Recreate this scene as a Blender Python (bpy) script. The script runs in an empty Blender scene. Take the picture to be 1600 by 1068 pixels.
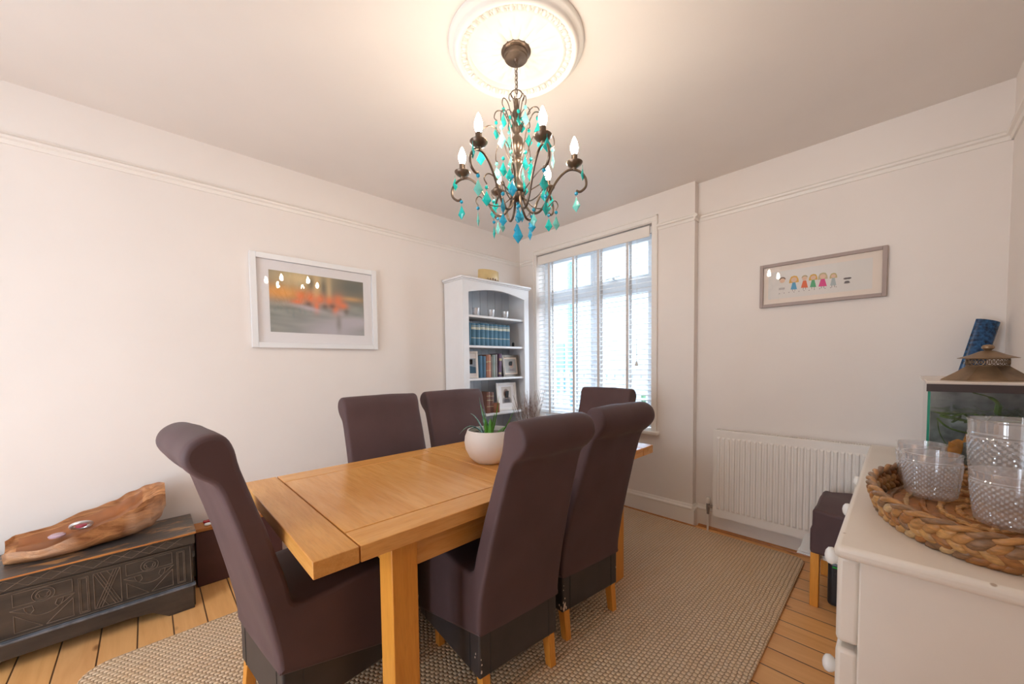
import bpy, bmesh, math, random
from mathutils import Vector, Matrix, noise
S = bpy.context.scene
COL = S.collection
PI = math.pi
sin, cos = math.sin, math.cos
rnd = random.Random(7)

# ---------------------------------------------------------------- camera
YAW, PITCH, ROLL = 0.8009, -0.0421, -0.0119
cd = bpy.data.cameras.new('camera')
cam = bpy.data.objects.new('camera', cd)
COL.objects.link(cam)
d = Vector((-sin(YAW) * cos(PITCH), cos(YAW) * cos(PITCH), sin(PITCH)))
r0 = Vector((cos(YAW), sin(YAW), 0))
u0 = r0.cross(d)
r = cos(ROLL) * r0 + sin(ROLL) * u0
u = -sin(ROLL) * r0 + cos(ROLL) * u0
cam.matrix_world = Matrix(((r.x, u.x, -d.x, 2.9239), (r.y, u.y, -d.y, -2.973), (r.z, u.z, -d.z, 1.2625), (0, 0, 0, 1)))
cd.sensor_width = 36
cd.lens = 588.63 / 1600 * 36
cd.shift_y = (592.75 - 534) / 1600
cd.clip_start = .02
S.camera = cam

# ---------------------------------------------------------------- world, exposure
W = bpy.data.worlds.new('overcast_sky')
S.world = W
W.use_nodes = True
wn = W.node_tree
bgn = wn.nodes['Background']
bgn.inputs[0].default_value = (.78, .89, 1.0, 1)
bgn.inputs[1].default_value = 5.6
S.view_settings.view_transform = 'Standard'
S.view_settings.look = 'None'
S.view_settings.exposure = 0.87
S.view_settings.gamma = 1
S.cycles.max_bounces = 10
S.cycles.diffuse_bounces = 6
S.cycles.glossy_bounces = 4
S.cycles.transmission_bounces = 8
S.cycles.transparent_max_bounces = 24
S.cycles.caustics_refractive = False
S.cycles.caustics_reflective = False
S.cycles.sample_clamp_indirect = 6
BULB = 90.0

def portal(loc, rot, sx, sy):
    l = bpy.data.lights.new('sky_portal', 'AREA')
    l.shape = 'RECTANGLE'; l.size = sx; l.size_y = sy
    l.cycles.is_portal = True
    o = bpy.data.objects.new('sky_portal', l); COL.objects.link(o)
    o.location = loc; o.rotation_euler = rot
portal((.875, .28, 1.56), (-PI / 2, 0, 0), 1.3, 1.75)
portal((1.50, -4.72, 1.15), (PI / 2, 0, 0), 1.3, 2.2)

# ---------------------------------------------------------------- node helper
class NT:
    def __init__(s, name):
        s.m = bpy.data.materials.new(name); s.m.use_nodes = True
        s.t = s.m.node_tree; s.t.nodes.clear()
    def n(s, typ, ins=None, **kw):
        nd = s.t.nodes.new(typ)
        for k, v in kw.items(): setattr(nd, k, v)
        for k, v in (ins or {}).items(): s.set(nd.inputs[k], v)
        return nd
    def set(s, sock, v):
        if isinstance(v, bpy.types.NodeSocket): s.t.links.new(v, sock)
        elif isinstance(v, bpy.types.Node): s.t.links.new(v.outputs[0], sock)
        else: sock.default_value = v
    def math(s, op, a, b=None, c=None):
        nd = s.n('ShaderNodeMath', {0: a}, operation=op)
        if b is not None: s.set(nd.inputs[1], b)
        if c is not None: s.set(nd.inputs[2], c)
        return nd.outputs[0]
    def mix(s, f, a, b):
        nd = s.n('ShaderNodeMix', data_type='RGBA')
        s.set(nd.inputs[0], f); s.set(nd.inputs[6], a); s.set(nd.inputs[7], b)
        return nd.outputs[2]
    def ramp(s, f, stops):
        nd = s.n('ShaderNodeValToRGB', {0: f}); e = nd.color_ramp.elements
        while len(e) < len(stops): e.new(.5)
        for i, (p, c) in enumerate(stops):
            e[i].position = p; e[i].color = (c, c, c, 1) if isinstance(c, (int, float)) else (*c, 1)
        return nd.outputs[0]
    def co(s, scale=(1, 1, 1), kind='Object'):
        tc = s.n('ShaderNodeTexCoord')
        return s.n('ShaderNodeMapping', {0: tc.outputs[kind], 'Scale': scale}).outputs[0]
    def noise(s, co, sc, det=3, rough=.5, dist=0):
        return s.n('ShaderNodeTexNoise', {'Vector': co, 'Scale': sc, 'Detail': det, 'Roughness': rough, 'Distortion': dist}).outputs[0]
    def bump(s, h, strength=.3, dist=.01):
        return s.n('ShaderNodeBump', {'Height': h, 'Strength': strength, 'Distance': dist}).outputs[0]
    def out(s, sh):
        o = s.n('ShaderNodeOutputMaterial'); s.set(o.inputs[0], sh); return s.m
    def pbr(s, **k):
        nd = s.n('ShaderNodeBsdfPrincipled')
        for a, v in k.items():
            s.set(nd.inputs[a.replace('_', ' ')], (*v, 1) if isinstance(v, tuple) and len(v) == 3 and 'olor' in a else v)
        return nd

def plain(name, c, rough=.5, metal=0, var=.06, nsc=6, bump=0, bsc=200, bd=.002, spec=.5, **k):
    t = NT(name); co = t.co()
    c2 = tuple(max(0, x * (1 - var * 2)) for x in c)
    col = t.mix(t.ramp(t.noise(co, nsc, 4), [(.3, 0), (.7, 1)]), (*c, 1), (*c2, 1))
    kw = dict(Base_Color=col, Roughness=rough, Metallic=metal)
    kw['Specular_IOR_Level'] = spec
    kw.update(k)
    if bump: kw['Normal'] = t.bump(t.noise(co, bsc, 3), bump, bd)
    p = t.n('ShaderNodeBsdfPrincipled')
    for a, v in kw.items(): t.set(p.inputs[a.replace('_', ' ').replace('Specular IOR Level', 'Specular IOR Level')], v)
    return t.out(p)

def wood(name, light, dark, axis='y', rough=.35, scale=1, gl=14):
    t = NT(name)
    st = {'x': (1.2, 14, 14), 'y': (14, 1.2, 14), 'z': (14, 14, 1.2)}[axis]
    co = t.co(tuple(q * scale for q in st))
    a = t.noise(co, 1.0, 5, .6, 1.2)
    b = t.noise(co, 6, 4, .6, .4)
    f = t.ramp(t.math('ADD', t.math('MULTIPLY', a, .7), t.math('MULTIPLY', b, .3)), [(.34, 0), (.66, 1)])
    info = t.n('ShaderNodeObjectInfo')
    col = t.mix(f, (*light, 1), (*dark, 1))
    fine = t.noise(t.co(tuple(q * scale * 8 for q in st)), 2, 2)
    col = t.mix(t.ramp(fine, [(.5, 0), (.75, .25)]), col, (*(x * .6 for x in dark), 1))
    return t.out(t.pbr(Base_Color=col, Roughness=rough, Normal=t.bump(fine, .06, .002)))

def thin_glass(name, tint=(.99, .99, .99), rough=0.0):
    t = NT(name)
    tr = t.n('ShaderNodeBsdfTransparent', {0: (*tint, 1)})
    gl = t.n('ShaderNodeBsdfGlossy', {0: (1, 1, 1, 1), 'Roughness': rough})
    fr = t.math('MULTIPLY', t.n('ShaderNodeFresnel', {0: 1.5}).outputs[0], t.math('SUBTRACT', 1, t.n('ShaderNodeNewGeometry').outputs['Backfacing']))
    mx = t.n('ShaderNodeMixShader', {0: fr, 1: tr.outputs[0], 2: gl.outputs[0]})
    return t.out(mx)

M = {}
M['wall'] = plain('cream_wall_paint', (.86, .795, .75), .75, var=.02, nsc=2.2, bump=.15, bsc=7, bd=.01)
M['ceil'] = plain('ceiling_paint', (.84, .785, .74), .8, var=.025, nsc=1.6, bump=.1, bsc=5, bd=.01)
M['trim'] = plain('cream_gloss_trim', (.87, .815, .76), .4, var=.015)
M['white'] = plain('white_satin_paint', (.84, .84, .85), .4, var=.015)
M['shelfw'] = plain('pale_grey_white_paint', (.80, .80, .82), .45, var=.02)
M['shelfb'] = plain('pale_blue_grey_paint', (.55, .60, .66), .5, var=.02)
M['upvc'] = plain('white_window_frame', (.80, .84, .88), .35, var=.01)
M['fabric'] = plain('brown_stretch_fabric', (.105, .060, .062), .62, var=.1, nsc=5, bump=.12, bsc=350, bd=.0008, spec=.3, Sheen_Weight=.08, Sheen_Roughness=.3)
M['leather'] = plain('dark_brown_leather', (.045, .036, .036), .42, var=.15, nsc=9, bump=.1, bsc=220, bd=.0008)
M['scuff'] = plain('scuffed_backing', (.72, .60, .50), .9)
M['oaky'] = wood('oak_lengthwise', (.82, .42, .125), (.66, .28, .06), 'y', .25)
M['oakx'] = wood('oak_crosswise', (.86, .46, .15), (.69, .30, .065), 'x', .22, scale=.6)
M['oakx2'] = wood('oak_end_board', (.77, .39, .11), (.62, .27, .06), 'x', .27)
M['oakz'] = wood('oak_upright', (.80, .35, .055), (.66, .25, .03), 'z', .38)
M['gap'] = plain('dark_joint', (.10, .045, .02), .8)
M['steel'] = plain('brushed_steel', (.7, .7, .7), .3, 1, var=.02)
M['darksteel'] = plain('tarnished_steel', (.30, .27, .25), .4, .8)
M['silver'] = plain('silvered_glass', (.82, .82, .84), .3, .6, var=.1, nsc=60)
M['bronze'] = plain('dark_antique_bronze', (.20, .145, .11), .34, .85, var=.2, nsc=30)
M['brass'] = plain('aged_brass_tin', (.34, .23, .14), .45, .75, var=.3, nsc=12, bump=.2, bsc=60)
M['black'] = plain('black_plastic', (.02, .02, .022), .35)
M['blackrim'] = plain('dark_brown_plastic_rim', (.05, .032, .03), .4)
M['green_led'] = plain('green_plastic', (.02, .5, .06), .3)
M['ceramic'] = plain('white_matt_ceramic', (.85, .80, .76), .42, var=.01)
M['soil'] = plain('grey_pebble_soil', (.25, .24, .22), .9, var=.4, nsc=90, bump=.8, bsc=90, bd=.01)
M['aloe'] = plain('green_aloe_leaf', (.13, .42, .05), .4, var=.25, nsc=25)
M['aloe2'] = plain('grey_green_striped_leaf', (.20, .42, .33), .4, var=.4, nsc=60)
M['paper'] = plain('white_paper', (.85, .85, .85), .7, var=.02)
M['mat'] = plain('white_mount_board', (.88, .85, .86), .8, var=.01)
M['mat2'] = plain('cream_mount_board', (.88, .77, .68), .8, var=.01)
M['greyframe'] = plain('taupe_frame', (.42, .33, .30), .5, var=.05)
M['plaster'] = plain('white_plaster', (.87, .84, .80), .7, var=.01)
M['glass'] = thin_glass('clear_pane')
M['slat'] = plain('white_blind_slat', (.80, .82, .84), .45, var=.01)
M['tape'] = plain('taupe_blind_tape', (.74, .70, .67), .9, var=.05, nsc=100)
M['cord'] = plain('white_cord', (.7, .68, .65), .8)
M['pages'] = plain('book_pages', (.62, .55, .44), .9)
M['twig'] = plain('dry_twigs', (.42, .30, .26), .9, var=.3, nsc=50)
M['wicker_vase'] = plain('dark_vase', (.10, .07, .06), .5)
M['knob'] = plain('glossy_white_knob', (.84, .81, .78), .25, var=.01)
M['darkbox'] = plain('dark_maroon_board', (.085, .032, .035), .45, var=.12, nsc=10)
M['orangewood'] = wood('orange_varnished_wood', (.55, .22, .05), (.38, .13, .03), 'y', .4)

def t_paint():
    t = NT('printed_colours')
    a = t.n('ShaderNodeAttribute', attribute_name='Col')
    return t.out(t.pbr(Base_Color=a.outputs[0], Roughness=.7))
M['paint'] = t_paint()

def t_chest():
    t = NT('cream_furniture_paint'); co = t.co()
    col = t.mix(t.ramp(t.noise(co, 3, 4), [(.3, 0), (.7, 1)]), (.78, .715, .64, 1), (.72, .65, .575, 1))
    v = t.n('ShaderNodeTexVoronoi', {'Vector': co, 'Scale': 9.0, 'Randomness': 1.0})
    sp = t.ramp(v.outputs[0], [(.028, 1), (.045, 0)])
    col = t.mix(t.math('MULTIPLY', sp, .8), col, (.30, .2, .13, 1))
    return t.out(t.pbr(Base_Color=col, Roughness=.36, Normal=t.bump(t.noise(co, 30, 3), .05, .003)))
M['chest'] = t_chest()

def t_floor():
    t = NT('pine_floorboards'); tc = t.n('ShaderNodeTexCoord'); s = t.n('ShaderNodeSeparateXYZ', {0: tc.outputs['Object']})
    row = t.math('DIVIDE', s.outputs[1], .125)
    fr = t.math('FRACT', row); fl = t.math('FLOOR', row)
    wn_ = t.n('ShaderNodeTexWhiteNoise', {'W': fl}, noise_dimensions='1D')
    off = t.n('ShaderNodeCombineXYZ', {0: t.math('MULTIPLY', wn_.outputs[0], 20), 1: fl, 2: 0.0})
    vec = t.n('ShaderNodeVectorMath', {0: t.co((1.3, 16, 1)), 1: off.outputs[0]}, operation='ADD').outputs[0]
    g = t.ramp(t.noise(vec, 1.3, 5, .6, 1.0), [(.3, 0), (.72, 1)])
    col = t.mix(g, (.90, .49, .18, 1), (.74, .34, .10, 1))
    col = t.mix(t.math('MULTIPLY', wn_.outputs[0], .35), col, (.62, .36, .2, 1))
    vk = t.n('ShaderNodeTexVoronoi', {'Vector': t.co((3.2, 7, 1)), 'Scale': 1.0})
    col = t.mix(t.ramp(vk.outputs[0], [(.04, .8), (.11, 0)]), col, (.27, .10, .03, 1))
    edge = t.math('MINIMUM', fr, t.math('SUBTRACT', 1, fr))
    gp = t.ramp(edge, [(.012, 1), (.03, 0)])
    col = t.mix(gp, col, (.09, .04, .02, 1))
    return t.out(t.pbr(Base_Color=col, Roughness=.33, Normal=t.bump(t.math('MULTIPLY', gp, -1), .5, .003)))
M['floor'] = t_floor()

def t_rug():
    t = NT('woven_jute'); tc = t.n('ShaderNodeTexCoord')
    w = t.n('ShaderNodeVectorMath', {0: tc.outputs['Object'], 1: t.n('ShaderNodeVectorMath', {0: t.n('ShaderNodeTexNoise', {'Vector': tc.outputs['Object'], 'Scale': 9.0}).outputs[1], 1: (.012, .012, 0)}, operation='MULTIPLY').outputs[0]}, operation='ADD')
    s = t.n('ShaderNodeSeparateXYZ', {0: w.outputs[0]})
    rowf = t.math('DIVIDE', s.outputs[0], .018)
    sx = t.math('ABSOLUTE', t.math('SINE', t.math('MULTIPLY', rowf, PI)))
    sh = t.math('MULTIPLY', t.math('MODULO', t.math('FLOOR', rowf), 2), .5)
    sy = t.math('ABSOLUTE', t.math('SINE', t.math('MULTIPLY', t.math('ADD', t.math('DIVIDE', s.outputs[1], .021), sh), PI)))
    h = t.math('MULTIPLY', t.math('POWER', sx, .6), t.math('POWER', sy, .6))
    n1 = t.noise(t.co((1, 1, 1)), 160, 3, .7)
    n2 = t.ramp(t.noise(t.co((1.0, .35, 1)), 3.2, 4, .6), [(.3, 0), (.7, 1)])
    n3 = t.noise(t.co((60, 8, 1)), 1, 2)
    base = t.mix(n2, (.94, .71, .48, 1), (.83, .57, .33, 1))
    base = t.mix(t.ramp(n3, [(.4, 0), (.65, .5)]), base, (.86, .70, .53, 1))
    base = t.mix(t.ramp(n1, [(.35, .55), (.6, 0)]), base, (.46, .29, .15, 1))
    col = t.mix(t.ramp(h, [(.12, 0), (.55, 1)]), (.42, .26, .14, 1), base)
    hh = t.math('ADD', h, t.math('MULTIPLY', n1, .35))
    return t.out(t.pbr(Base_Color=col, Roughness=.6, Normal=t.bump(hh, .9, .006)))
M['rug'] = t_rug()

def t_trunk():
    t = NT('dark_carved_wood'); co = t.co()
    col = t.mix(t.ramp(t.noise(t.co((12, 2, 12)), 2, 4), [(.3, 0), (.7, 1)]), (.062, .046, .036, 1), (.026, .021, .019, 1))
    return t.out(t.pbr(Base_Color=col, Roughness=.38, Normal=t.bump(t.noise(co, 40, 4), .25, .003)))
M['trunk'] = t_trunk()
def t_trunktop():
    t = NT('worn_dark_lid'); co = t.co((2.6, .8, 1))
    w = t.ramp(t.noise(co, 7, 6, .7, .6), [(.52, 0), (.62, 1)])
    col = t.mix(w, (.075, .065, .06, 1), (.42, .22, .09, 1))
    return t.out(t.pbr(Base_Color=col, Roughness=.33, Normal=t.bump(t.noise(co, 30, 4), .3, .003)))
M['trunktop'] = t_trunktop()
def t_drift():
    t = NT('weathered_driftwood'); co = t.co((7, 1.6, 7))
    a = t.noise(co, 2.5, 6, .65, 1.5)
    col = t.mix(t.ramp(a, [(.33, 0), (.62, 1)]), (.24, .085, .028, 1), (.62, .29, .115, 1))
    col = t.mix(t.ramp(t.noise(t.co((3, 2, 3)), 2.3, 3), [(.5, 0), (.7, .6)]), col, (.68, .47, .34, 1))
    return t.out(t.pbr(Base_Color=col, Roughness=.55, Normal=t.bump(a, .7, .012)))
M['drift'] = t_drift()
M['driftin'] = plain('smooth_red_brown_wood', (.40, .15, .055), .4, var=.2, nsc=8)
def t_wick(i):
    t = NT('woven_hyacinth')
    info = t.n('ShaderNodeTexCoord')
    c = [(.50, .24, .075), (.60, .32, .11), (.40, .165, .045), (.66, .42, .2), (.30, .16, .075)][i]
    a = t.noise(t.co((30, 30, 90)), 2, 3, .6)
    col = t.mix(t.ramp(a, [(.35, 0), (.7, 1)]), (*c, 1), (*(x * .55 for x in c), 1))
    return t.out(t.pbr(Base_Color=col, Roughness=.42, Normal=t.bump(a, .4, .003)))
M['wick'] = [t_wick(i) for i in range(5)]
def t_bulb():
    t = NT('lit_candle_bulb')
    return t.out(t.n('ShaderNodeEmission', {0: (1, .85, .68, 1), 1: BULB}))
M['bulb'] = t_bulb()
def t_crystal(name, c):
    t = NT(name)
    p = t.pbr(Base_Color=c, Roughness=.08, Transmission_Weight=.30, IOR=1.45)
    return t.out(p)
M['teal'] = t_crystal('teal_crystal', (.02, .60, .56))
M['blue'] = t_crystal('blue_crystal', (.03, .50, .78))
M['aqua'] = t_crystal('pale_aqua_crystal', (.25, .82, .74))
def t_cut():
    t = NT('cut_glass')
    tr = t.n('ShaderNodeBsdfTransparent', {0: (.95, .95, .96, 1)})
    df = t.n('ShaderNodeBsdfTranslucent', {0: (.95, .93, .93, 1)}); d2 = t.n('ShaderNodeBsdfDiffuse', {0: (.95, .93, .93, 1)})
    hz = t.n('ShaderNodeMixShader', {0: .5, 1: df.outputs[0], 2: d2.outputs[0]})
    gl = t.n('ShaderNodeBsdfGlossy', {0: (1, 1, 1, 1), 'Roughness': .05})
    a = t.n('ShaderNodeMixShader', {0: .20, 1: tr.outputs[0], 2: hz.outputs[0]})
    bf = t.math('SUBTRACT', 1, t.n('ShaderNodeNewGeometry').outputs['Backfacing'])
    fr = t.math('MULTIPLY', t.math('ADD', t.n('ShaderNodeFresnel', {0: 1.5}).outputs[0], .10), bf)
    return t.out(t.n('ShaderNodeMixShader', {0: fr, 1: a.outputs[0], 2: gl.outputs[0]}))
M['cut'] = t_cut()
def t_water():
    t = NT('aquarium_water')
    tr = t.n('ShaderNodeBsdfTransparent', {0: (.90, .94, .93, 1)})
    gl = t.n('ShaderNodeBsdfGlossy', {0: (1, 1, 1, 1), 'Roughness': .02})
    fr = t.math('MULTIPLY', t.n('ShaderNodeFresnel', {0: 1.33}).outputs[0], t.math('SUBTRACT', 1, t.n('ShaderNodeNewGeometry').outputs['Backfacing']))
    return t.out(t.n('ShaderNodeMixShader', {0: fr, 1: tr.outputs[0], 2: gl.outputs[0]}))
M['water'] = t_water()
M['tankback'] = plain('murky_grey_background', (.40, .40, .39), .7, var=.4, nsc=14)
M['greenedge'] = plain('green_glass_edge', (.03, .28, .19), .15)
M['lid'] = plain('pale_plastic_lid', (.72, .62, .54), .25, var=.05)
M['weed'] = plain('water_weed', (.09, .17, .02), .6, var=.3, nsc=40)
M['orange'] = plain('orange_fish_tank_ornament', (.78, .30, .03), .5, var=.3, nsc=30)
M['bluetile'] = plain('mottled_blue_glaze', (.025, .12, .30), .2, var=.45, nsc=70, bump=.3, bsc=80)
M['house'] = plain('blue_grey_render', (.30, .45, .58), .8)
M['pipe'] = plain('dark_blue_pipe', (.10, .24, .36), .6)
M['roof'] = plain('grey_slates', (.42, .45, .50), .8)
M['brick'] = plain('red_brick', (.42, .2, .16), .8)
M['hedge'] = plain('hedge_green', (.16, .30, .16), .9, var=.4, nsc=6)
M['ground'] = plain('pale_paving', (.5, .52, .55), .9)
M['fence'] = plain('grey_fence', (.20, .25, .30), .8)

# ---------------------------------------------------------------- object helpers
OFF = {}
def mesh_obj(name, bm, mat, parent=None, flat=False, ang=35, bevel=0, seg=2, mats=None, recalc=True):
    if recalc: bmesh.ops.recalc_face_normals(bm, faces=bm.faces)
    me = bpy.data.meshes.new(name)
    off = OFF.get(parent.name) if parent is not None else None
    if off is not None: bmesh.ops.translate(bm, verts=bm.verts, vec=-off)
    loc = None
    if parent is None:
        xs = [v.co for v in bm.verts]
        lo = Vector((min(c.x for c in xs), min(c.y for c in xs), min(c.z for c in xs)))
        hi = Vector((max(c.x for c in xs), max(c.y for c in xs), max(c.z for c in xs)))
        loc = Vector(((lo.x + hi.x) / 2, (lo.y + hi.y) / 2, lo.z))
        bmesh.ops.translate(bm, verts=bm.verts, vec=-loc)
    bm.to_mesh(me); bm.free()
    for m_ in (mats or [mat]): me.materials.append(m_)
    if not flat:
        me.polygons.foreach_set('use_smooth', [True] * len(me.polygons))
        me.set_sharp_from_angle(angle=math.radians(ang))
        for p_ in me.polygons:
            if len(p_.vertices) > 40: p_.use_smooth = False
    o = bpy.data.objects.new(name, me); COL.objects.link(o)
    if loc is not None: o.location = loc; OFF[o.name] = loc
    if parent is not None:
        o.parent = parent
        if off is not None: OFF[o.name] = off
    if bevel:
        md = o.modifiers.new('bevel', 'BEVEL'); md.width = bevel; md.segments = seg; md.limit_method = 'ANGLE'; md.angle_limit = math.radians(40)
    return o
def tag(o, label=None, cat=None, group=None, kind=None):
    if label: o['label'] = label
    if cat: o['category'] = cat
    if group: o['group'] = group
    if kind: o['kind'] = kind
    return o
def thing(name, label, cat, loc=(0, 0, 0), group=None, rz=0, world=True):
    o = bpy.data.objects.new(name, None); COL.objects.link(o); o.empty_display_size = .05
    o.location = loc; o.rotation_euler = (0, 0, rz)
    if world: OFF[o.name] = Vector(loc)
    return tag(o, label, cat, group)
def struct(name, bm, mat, label, **k):
    return tag(mesh_obj(name, bm, mat, **k), label, None, None, 'structure')
def dup(root, loc=None, rz=None, label=None, group=None):
    n = root.copy(); COL.objects.link(n)
    if loc is not None: n.location = loc
    if rz is not None: n.rotation_euler = (0, 0, rz)
    if label: n['label'] = label
    if group: n['group'] = group
    for ch in list(root.children):
        c = ch.copy(); COL.objects.link(c); c.parent = n
        for g in list(ch.children):
            k = g.copy(); COL.objects.link(k); k.parent = c
    return n
B = bmesh.new
def box(bm, x0, x1, y0, y1, z0, z1):
    v = [bm.verts.new((x, y, z)) for z in (z0, z1) for y in (y0, y1) for x in (x0, x1)]
    for f in ((0, 1, 3, 2), (4, 6, 7, 5), (0, 4, 5, 1), (2, 3, 7, 6), (0, 2, 6, 4), (1, 5, 7, 3)): bm.faces.new([v[i] for i in f])
    return bm
def bx(*a): return box(B(), *a)
def ring(bm, a, b):
    n = len(a)
    for i in range(n): bm.faces.new((a[i], a[(i + 1) % n], b[(i + 1) % n], b[i]))
def cap(bm, a): bm.faces.new(a)
def lathe(bm, prof, seg=24, c=(0, 0, 0), ell=(1, 1), caps=True):
    rs = []
    for (rr, z) in prof:
        rs.append([bm.verts.new((c[0] + ell[0] * max(rr, 1e-5) * cos(2 * PI * i / seg), c[1] + ell[1] * max(rr, 1e-5) * sin(2 * PI * i / seg), c[2] + z)) for i in range(seg)])
    for a, b in zip(rs, rs[1:]): ring(bm, a, b)
    if caps: cap(bm, rs[0][::-1]); cap(bm, rs[-1])
    return bm
def tube(bm, pts, r_, seg=8, closed=False):
    pts = [Vector(p) for p in pts]; n = len(pts); rs = []
    up = Vector((0, 0, 1)); prev = None
    for i, p in enumerate(pts):
        if closed: t = pts[(i + 1) % n] - pts[i - 1]
        else: t = pts[min(i + 1, n - 1)] - pts[max(i - 1, 0)]
        t.normalize()
        if prev is None:
            a = t.cross(up)
            if a.length < .2: a = t.cross(Vector((1, 0, 0)))
            a.normalize()
        else:
            a = prev - t * prev.dot(t); a.normalize()
        prev = a; b = t.cross(a)
        rr = r_[i] if isinstance(r_, (list, tuple)) else r_
        rs.append([bm.verts.new(p + rr * (cos(2 * PI * k / seg) * a + sin(2 * PI * k / seg) * b)) for k in range(seg)])
    for a, b in zip(rs, rs[1:]): ring(bm, a, b)
    if closed:
        ring(bm, rs[-1], rs[0])
    else: cap(bm, rs[0][::-1]); cap(bm, rs[-1])
    return bm
def spline(pts, n=6):
    pts = [Vector(p) for p in pts]; out = []
    for i in range(len(pts) - 1):
        p0 = pts[max(i - 1, 0)]; p1 = pts[i]; p2 = pts[i + 1]; p3 = pts[min(i + 2, len(pts) - 1)]
        for k in range(n):
            t = k / n
            out.append(.5 * (2 * p1 + (p2 - p0) * t + (2 * p0 - 5 * p1 + 4 * p2 - p3) * t * t + (3 * p1 - p0 - 3 * p2 + p3) * t ** 3))
    out.append(pts[-1]); return out
def prism(bm, poly, axis, a0, a1):
    """poly: list of 2D points in the plane normal to axis (x: (y,z); y: (x,z); z: (x,y))"""
    def P(p, a):
        return {'x': (a, p[0], p[1]), 'y': (p[0], a, p[1]), 'z': (p[0], p[1], a)}[axis]
    A = [bm.verts.new(P(p, a0)) for p in poly]; Bv = [bm.verts.new(P(p, a1)) for p in poly]
    ring(bm, A, Bv); bm.faces.new(A[::-1]); bm.faces.new(Bv)
    return bm
def painted(name, polys, parent, mat=None):
    """polys: list of (points3d, colour) flat coloured shapes of one print"""
    bm = B(); cl = bm.loops.layers.float_color.new('Col')
    for pts, c in polys:
        f = bm.faces.new([bm.verts.new(p) for p in pts])
        for l in f.loops: l[cl] = (*c, 1)
    return mesh_obj(name, bm, mat or M['paint'], parent, flat=True, recalc=False)
def disc(cx, cy, rx, ry, n=14, a0=0, a1=2 * PI):
    full = abs(a1 - a0 - 2 * PI) < 1e-6
    return [(cx + rx * cos(a0 + (a1 - a0) * i / (n if full else n - 1)), cy + ry * sin(a0 + (a1 - a0) * i / (n if full else n - 1))) for i in range(n)]

# ================================================================= ROOM
H = 2.6; XR = 3.28; YB = -4.7; D = .064; XS = 1.834; WT = .3
WX0, WX1, WZ0, WZ1 = .25, 1.50, .70, 2.385
struct('floor', bx(-.3, XR + .3, YB - .3, .4, -.1, 0), M['floor'], 'bare orange pine floorboards')
struct('ceiling', bx(-.3, XR + .3, YB - .3, .4, H, H + .12), M['ceil'], 'white plaster ceiling')
struct('wall_left', bx(-.3, 0, YB - .3, .4, 0, H), M['wall'], 'long cream wall with the seascape picture')
struct('wall_right', bx(XR, XR + .3, YB - .3, .4, 0, H), M['wall'], 'cream wall beside the fish tank')
bm = B()
for a in ((0, WX0, 0, H), (WX1, XS, 0, H), (WX0, WX1, 0, WZ0 - .02), (WX0, WX1, WZ1, H)): box(bm, a[0], a[1], 0, WT, a[2], a[3])
struct('wall_window', bm, M['wall'], 'cream wall section round the window')
struct('wall_radiator', bx(XS, XR, D, WT, 0, H), M['wall'], 'cream wall section behind the radiator')
bm = B()
for a in ((0, .85, 0, H), (2.14, XR, 0, H), (.85, 2.14, 2.25, H)): box(bm, a[0], a[1], YB - .2, YB, a[2], a[3])
struct('wall_rear', bm, M['wall'], 'wall behind the camera with invented daylight doors')
struct('added_shade_wall', bx(2.34, XR, YB, -3.30, 0, H), M['wall'], 'unseen wall block added behind the camera to shade the chest end')  # unseen block, added to keep the end of the chest in shade
def glazed(name, x0, x1):
    bm = B(); y0, y1 = YB - .14, YB - .08
    for a in ((x0, x0 + .08, 0, 2.25), (x1 - .08, x1, 0, 2.25), (x0 + .08, x1 - .08, 0, .12), (x0 + .08, x1 - .08, 2.16, 2.25)): box(bm, a[0], a[1], y0, y1, a[2], a[3])
    dr = struct(name, bm, M['upvc'], 'white glazed door invented behind the camera to let in daylight')
    mesh_obj('pane', bx(x0 + .08, x1 - .08, YB - .115, YB - .105, .12, 2.16), M['glass'], dr)
glazed('added_door_1', .85, 1.495); glazed('added_door_2', 1.495, 2.14)  # both doors are invented and unseen; they supply daylight from behind

def mould(poly_yz, wall, a0, a1, bm=None):
    """profile points (out from wall, z) run along a wall"""
    bm = bm or B()
    if wall == 'left': return prism(bm, [(o, z) for o, z in poly_yz], 'y', a0, a1)
    if wall == 'win': return prism(bm, [(-o, z) for o, z in poly_yz], 'x', a0, a1)
    if wall == 'winr': return prism(bm, [(D - o, z) for o, z in poly_yz], 'x', a0, a1)
    if wall == 'right': return prism(bm, [(XR - o, z) for o, z in poly_yz], 'y', a0, a1)
RAIL = [(0, 2.312), (.008, 2.312), (.012, 2.322), (.012, 2.330), (.024, 2.336), (.026, 2.346), (.020, 2.354), (.010, 2.358), (.008, 2.366), (0, 2.368)]
SK = [(0, 0), (.018, 0), (.018, .128), (.024, .134), (.022, .142), (.012, .150), (.010, .160), (.004, .166), (0, .166)]
bm = B(); mould(RAIL, 'left', YB, 0, bm); struct('trim_1', bm, M['trim'], 'picture rail on the left wall')
bm = B(); mould(RAIL, 'win', 0, .215, bm); mould(RAIL, 'win', 1.55, XS, bm); mould(RAIL, 'winr', XS, XR, bm); prism(bm, [(XS + o, z) for o, z in RAIL], 'y', -.026, D)
struct('trim_2', bm, M['trim'], 'picture rail on the window wall')
bm = B(); mould(RAIL, 'right', -3.30, D, bm); struct('trim_3', bm, M['trim'], 'picture rail on the right wall')
bm = B(); mould(SK, 'left', YB, 0, bm); struct('baseboard_left', bm, M['trim'], 'white skirting on the left wall')
bm = B(); mould(SK, 'win', 0, XS, bm); mould(SK, 'winr', XS + .018, XR, bm); prism(bm, [(XS + o, z) for o, z in SK], 'y', -.018, D)
struct('baseboard_window', bm, M['trim'], 'white skirting under the window and radiator')
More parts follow.
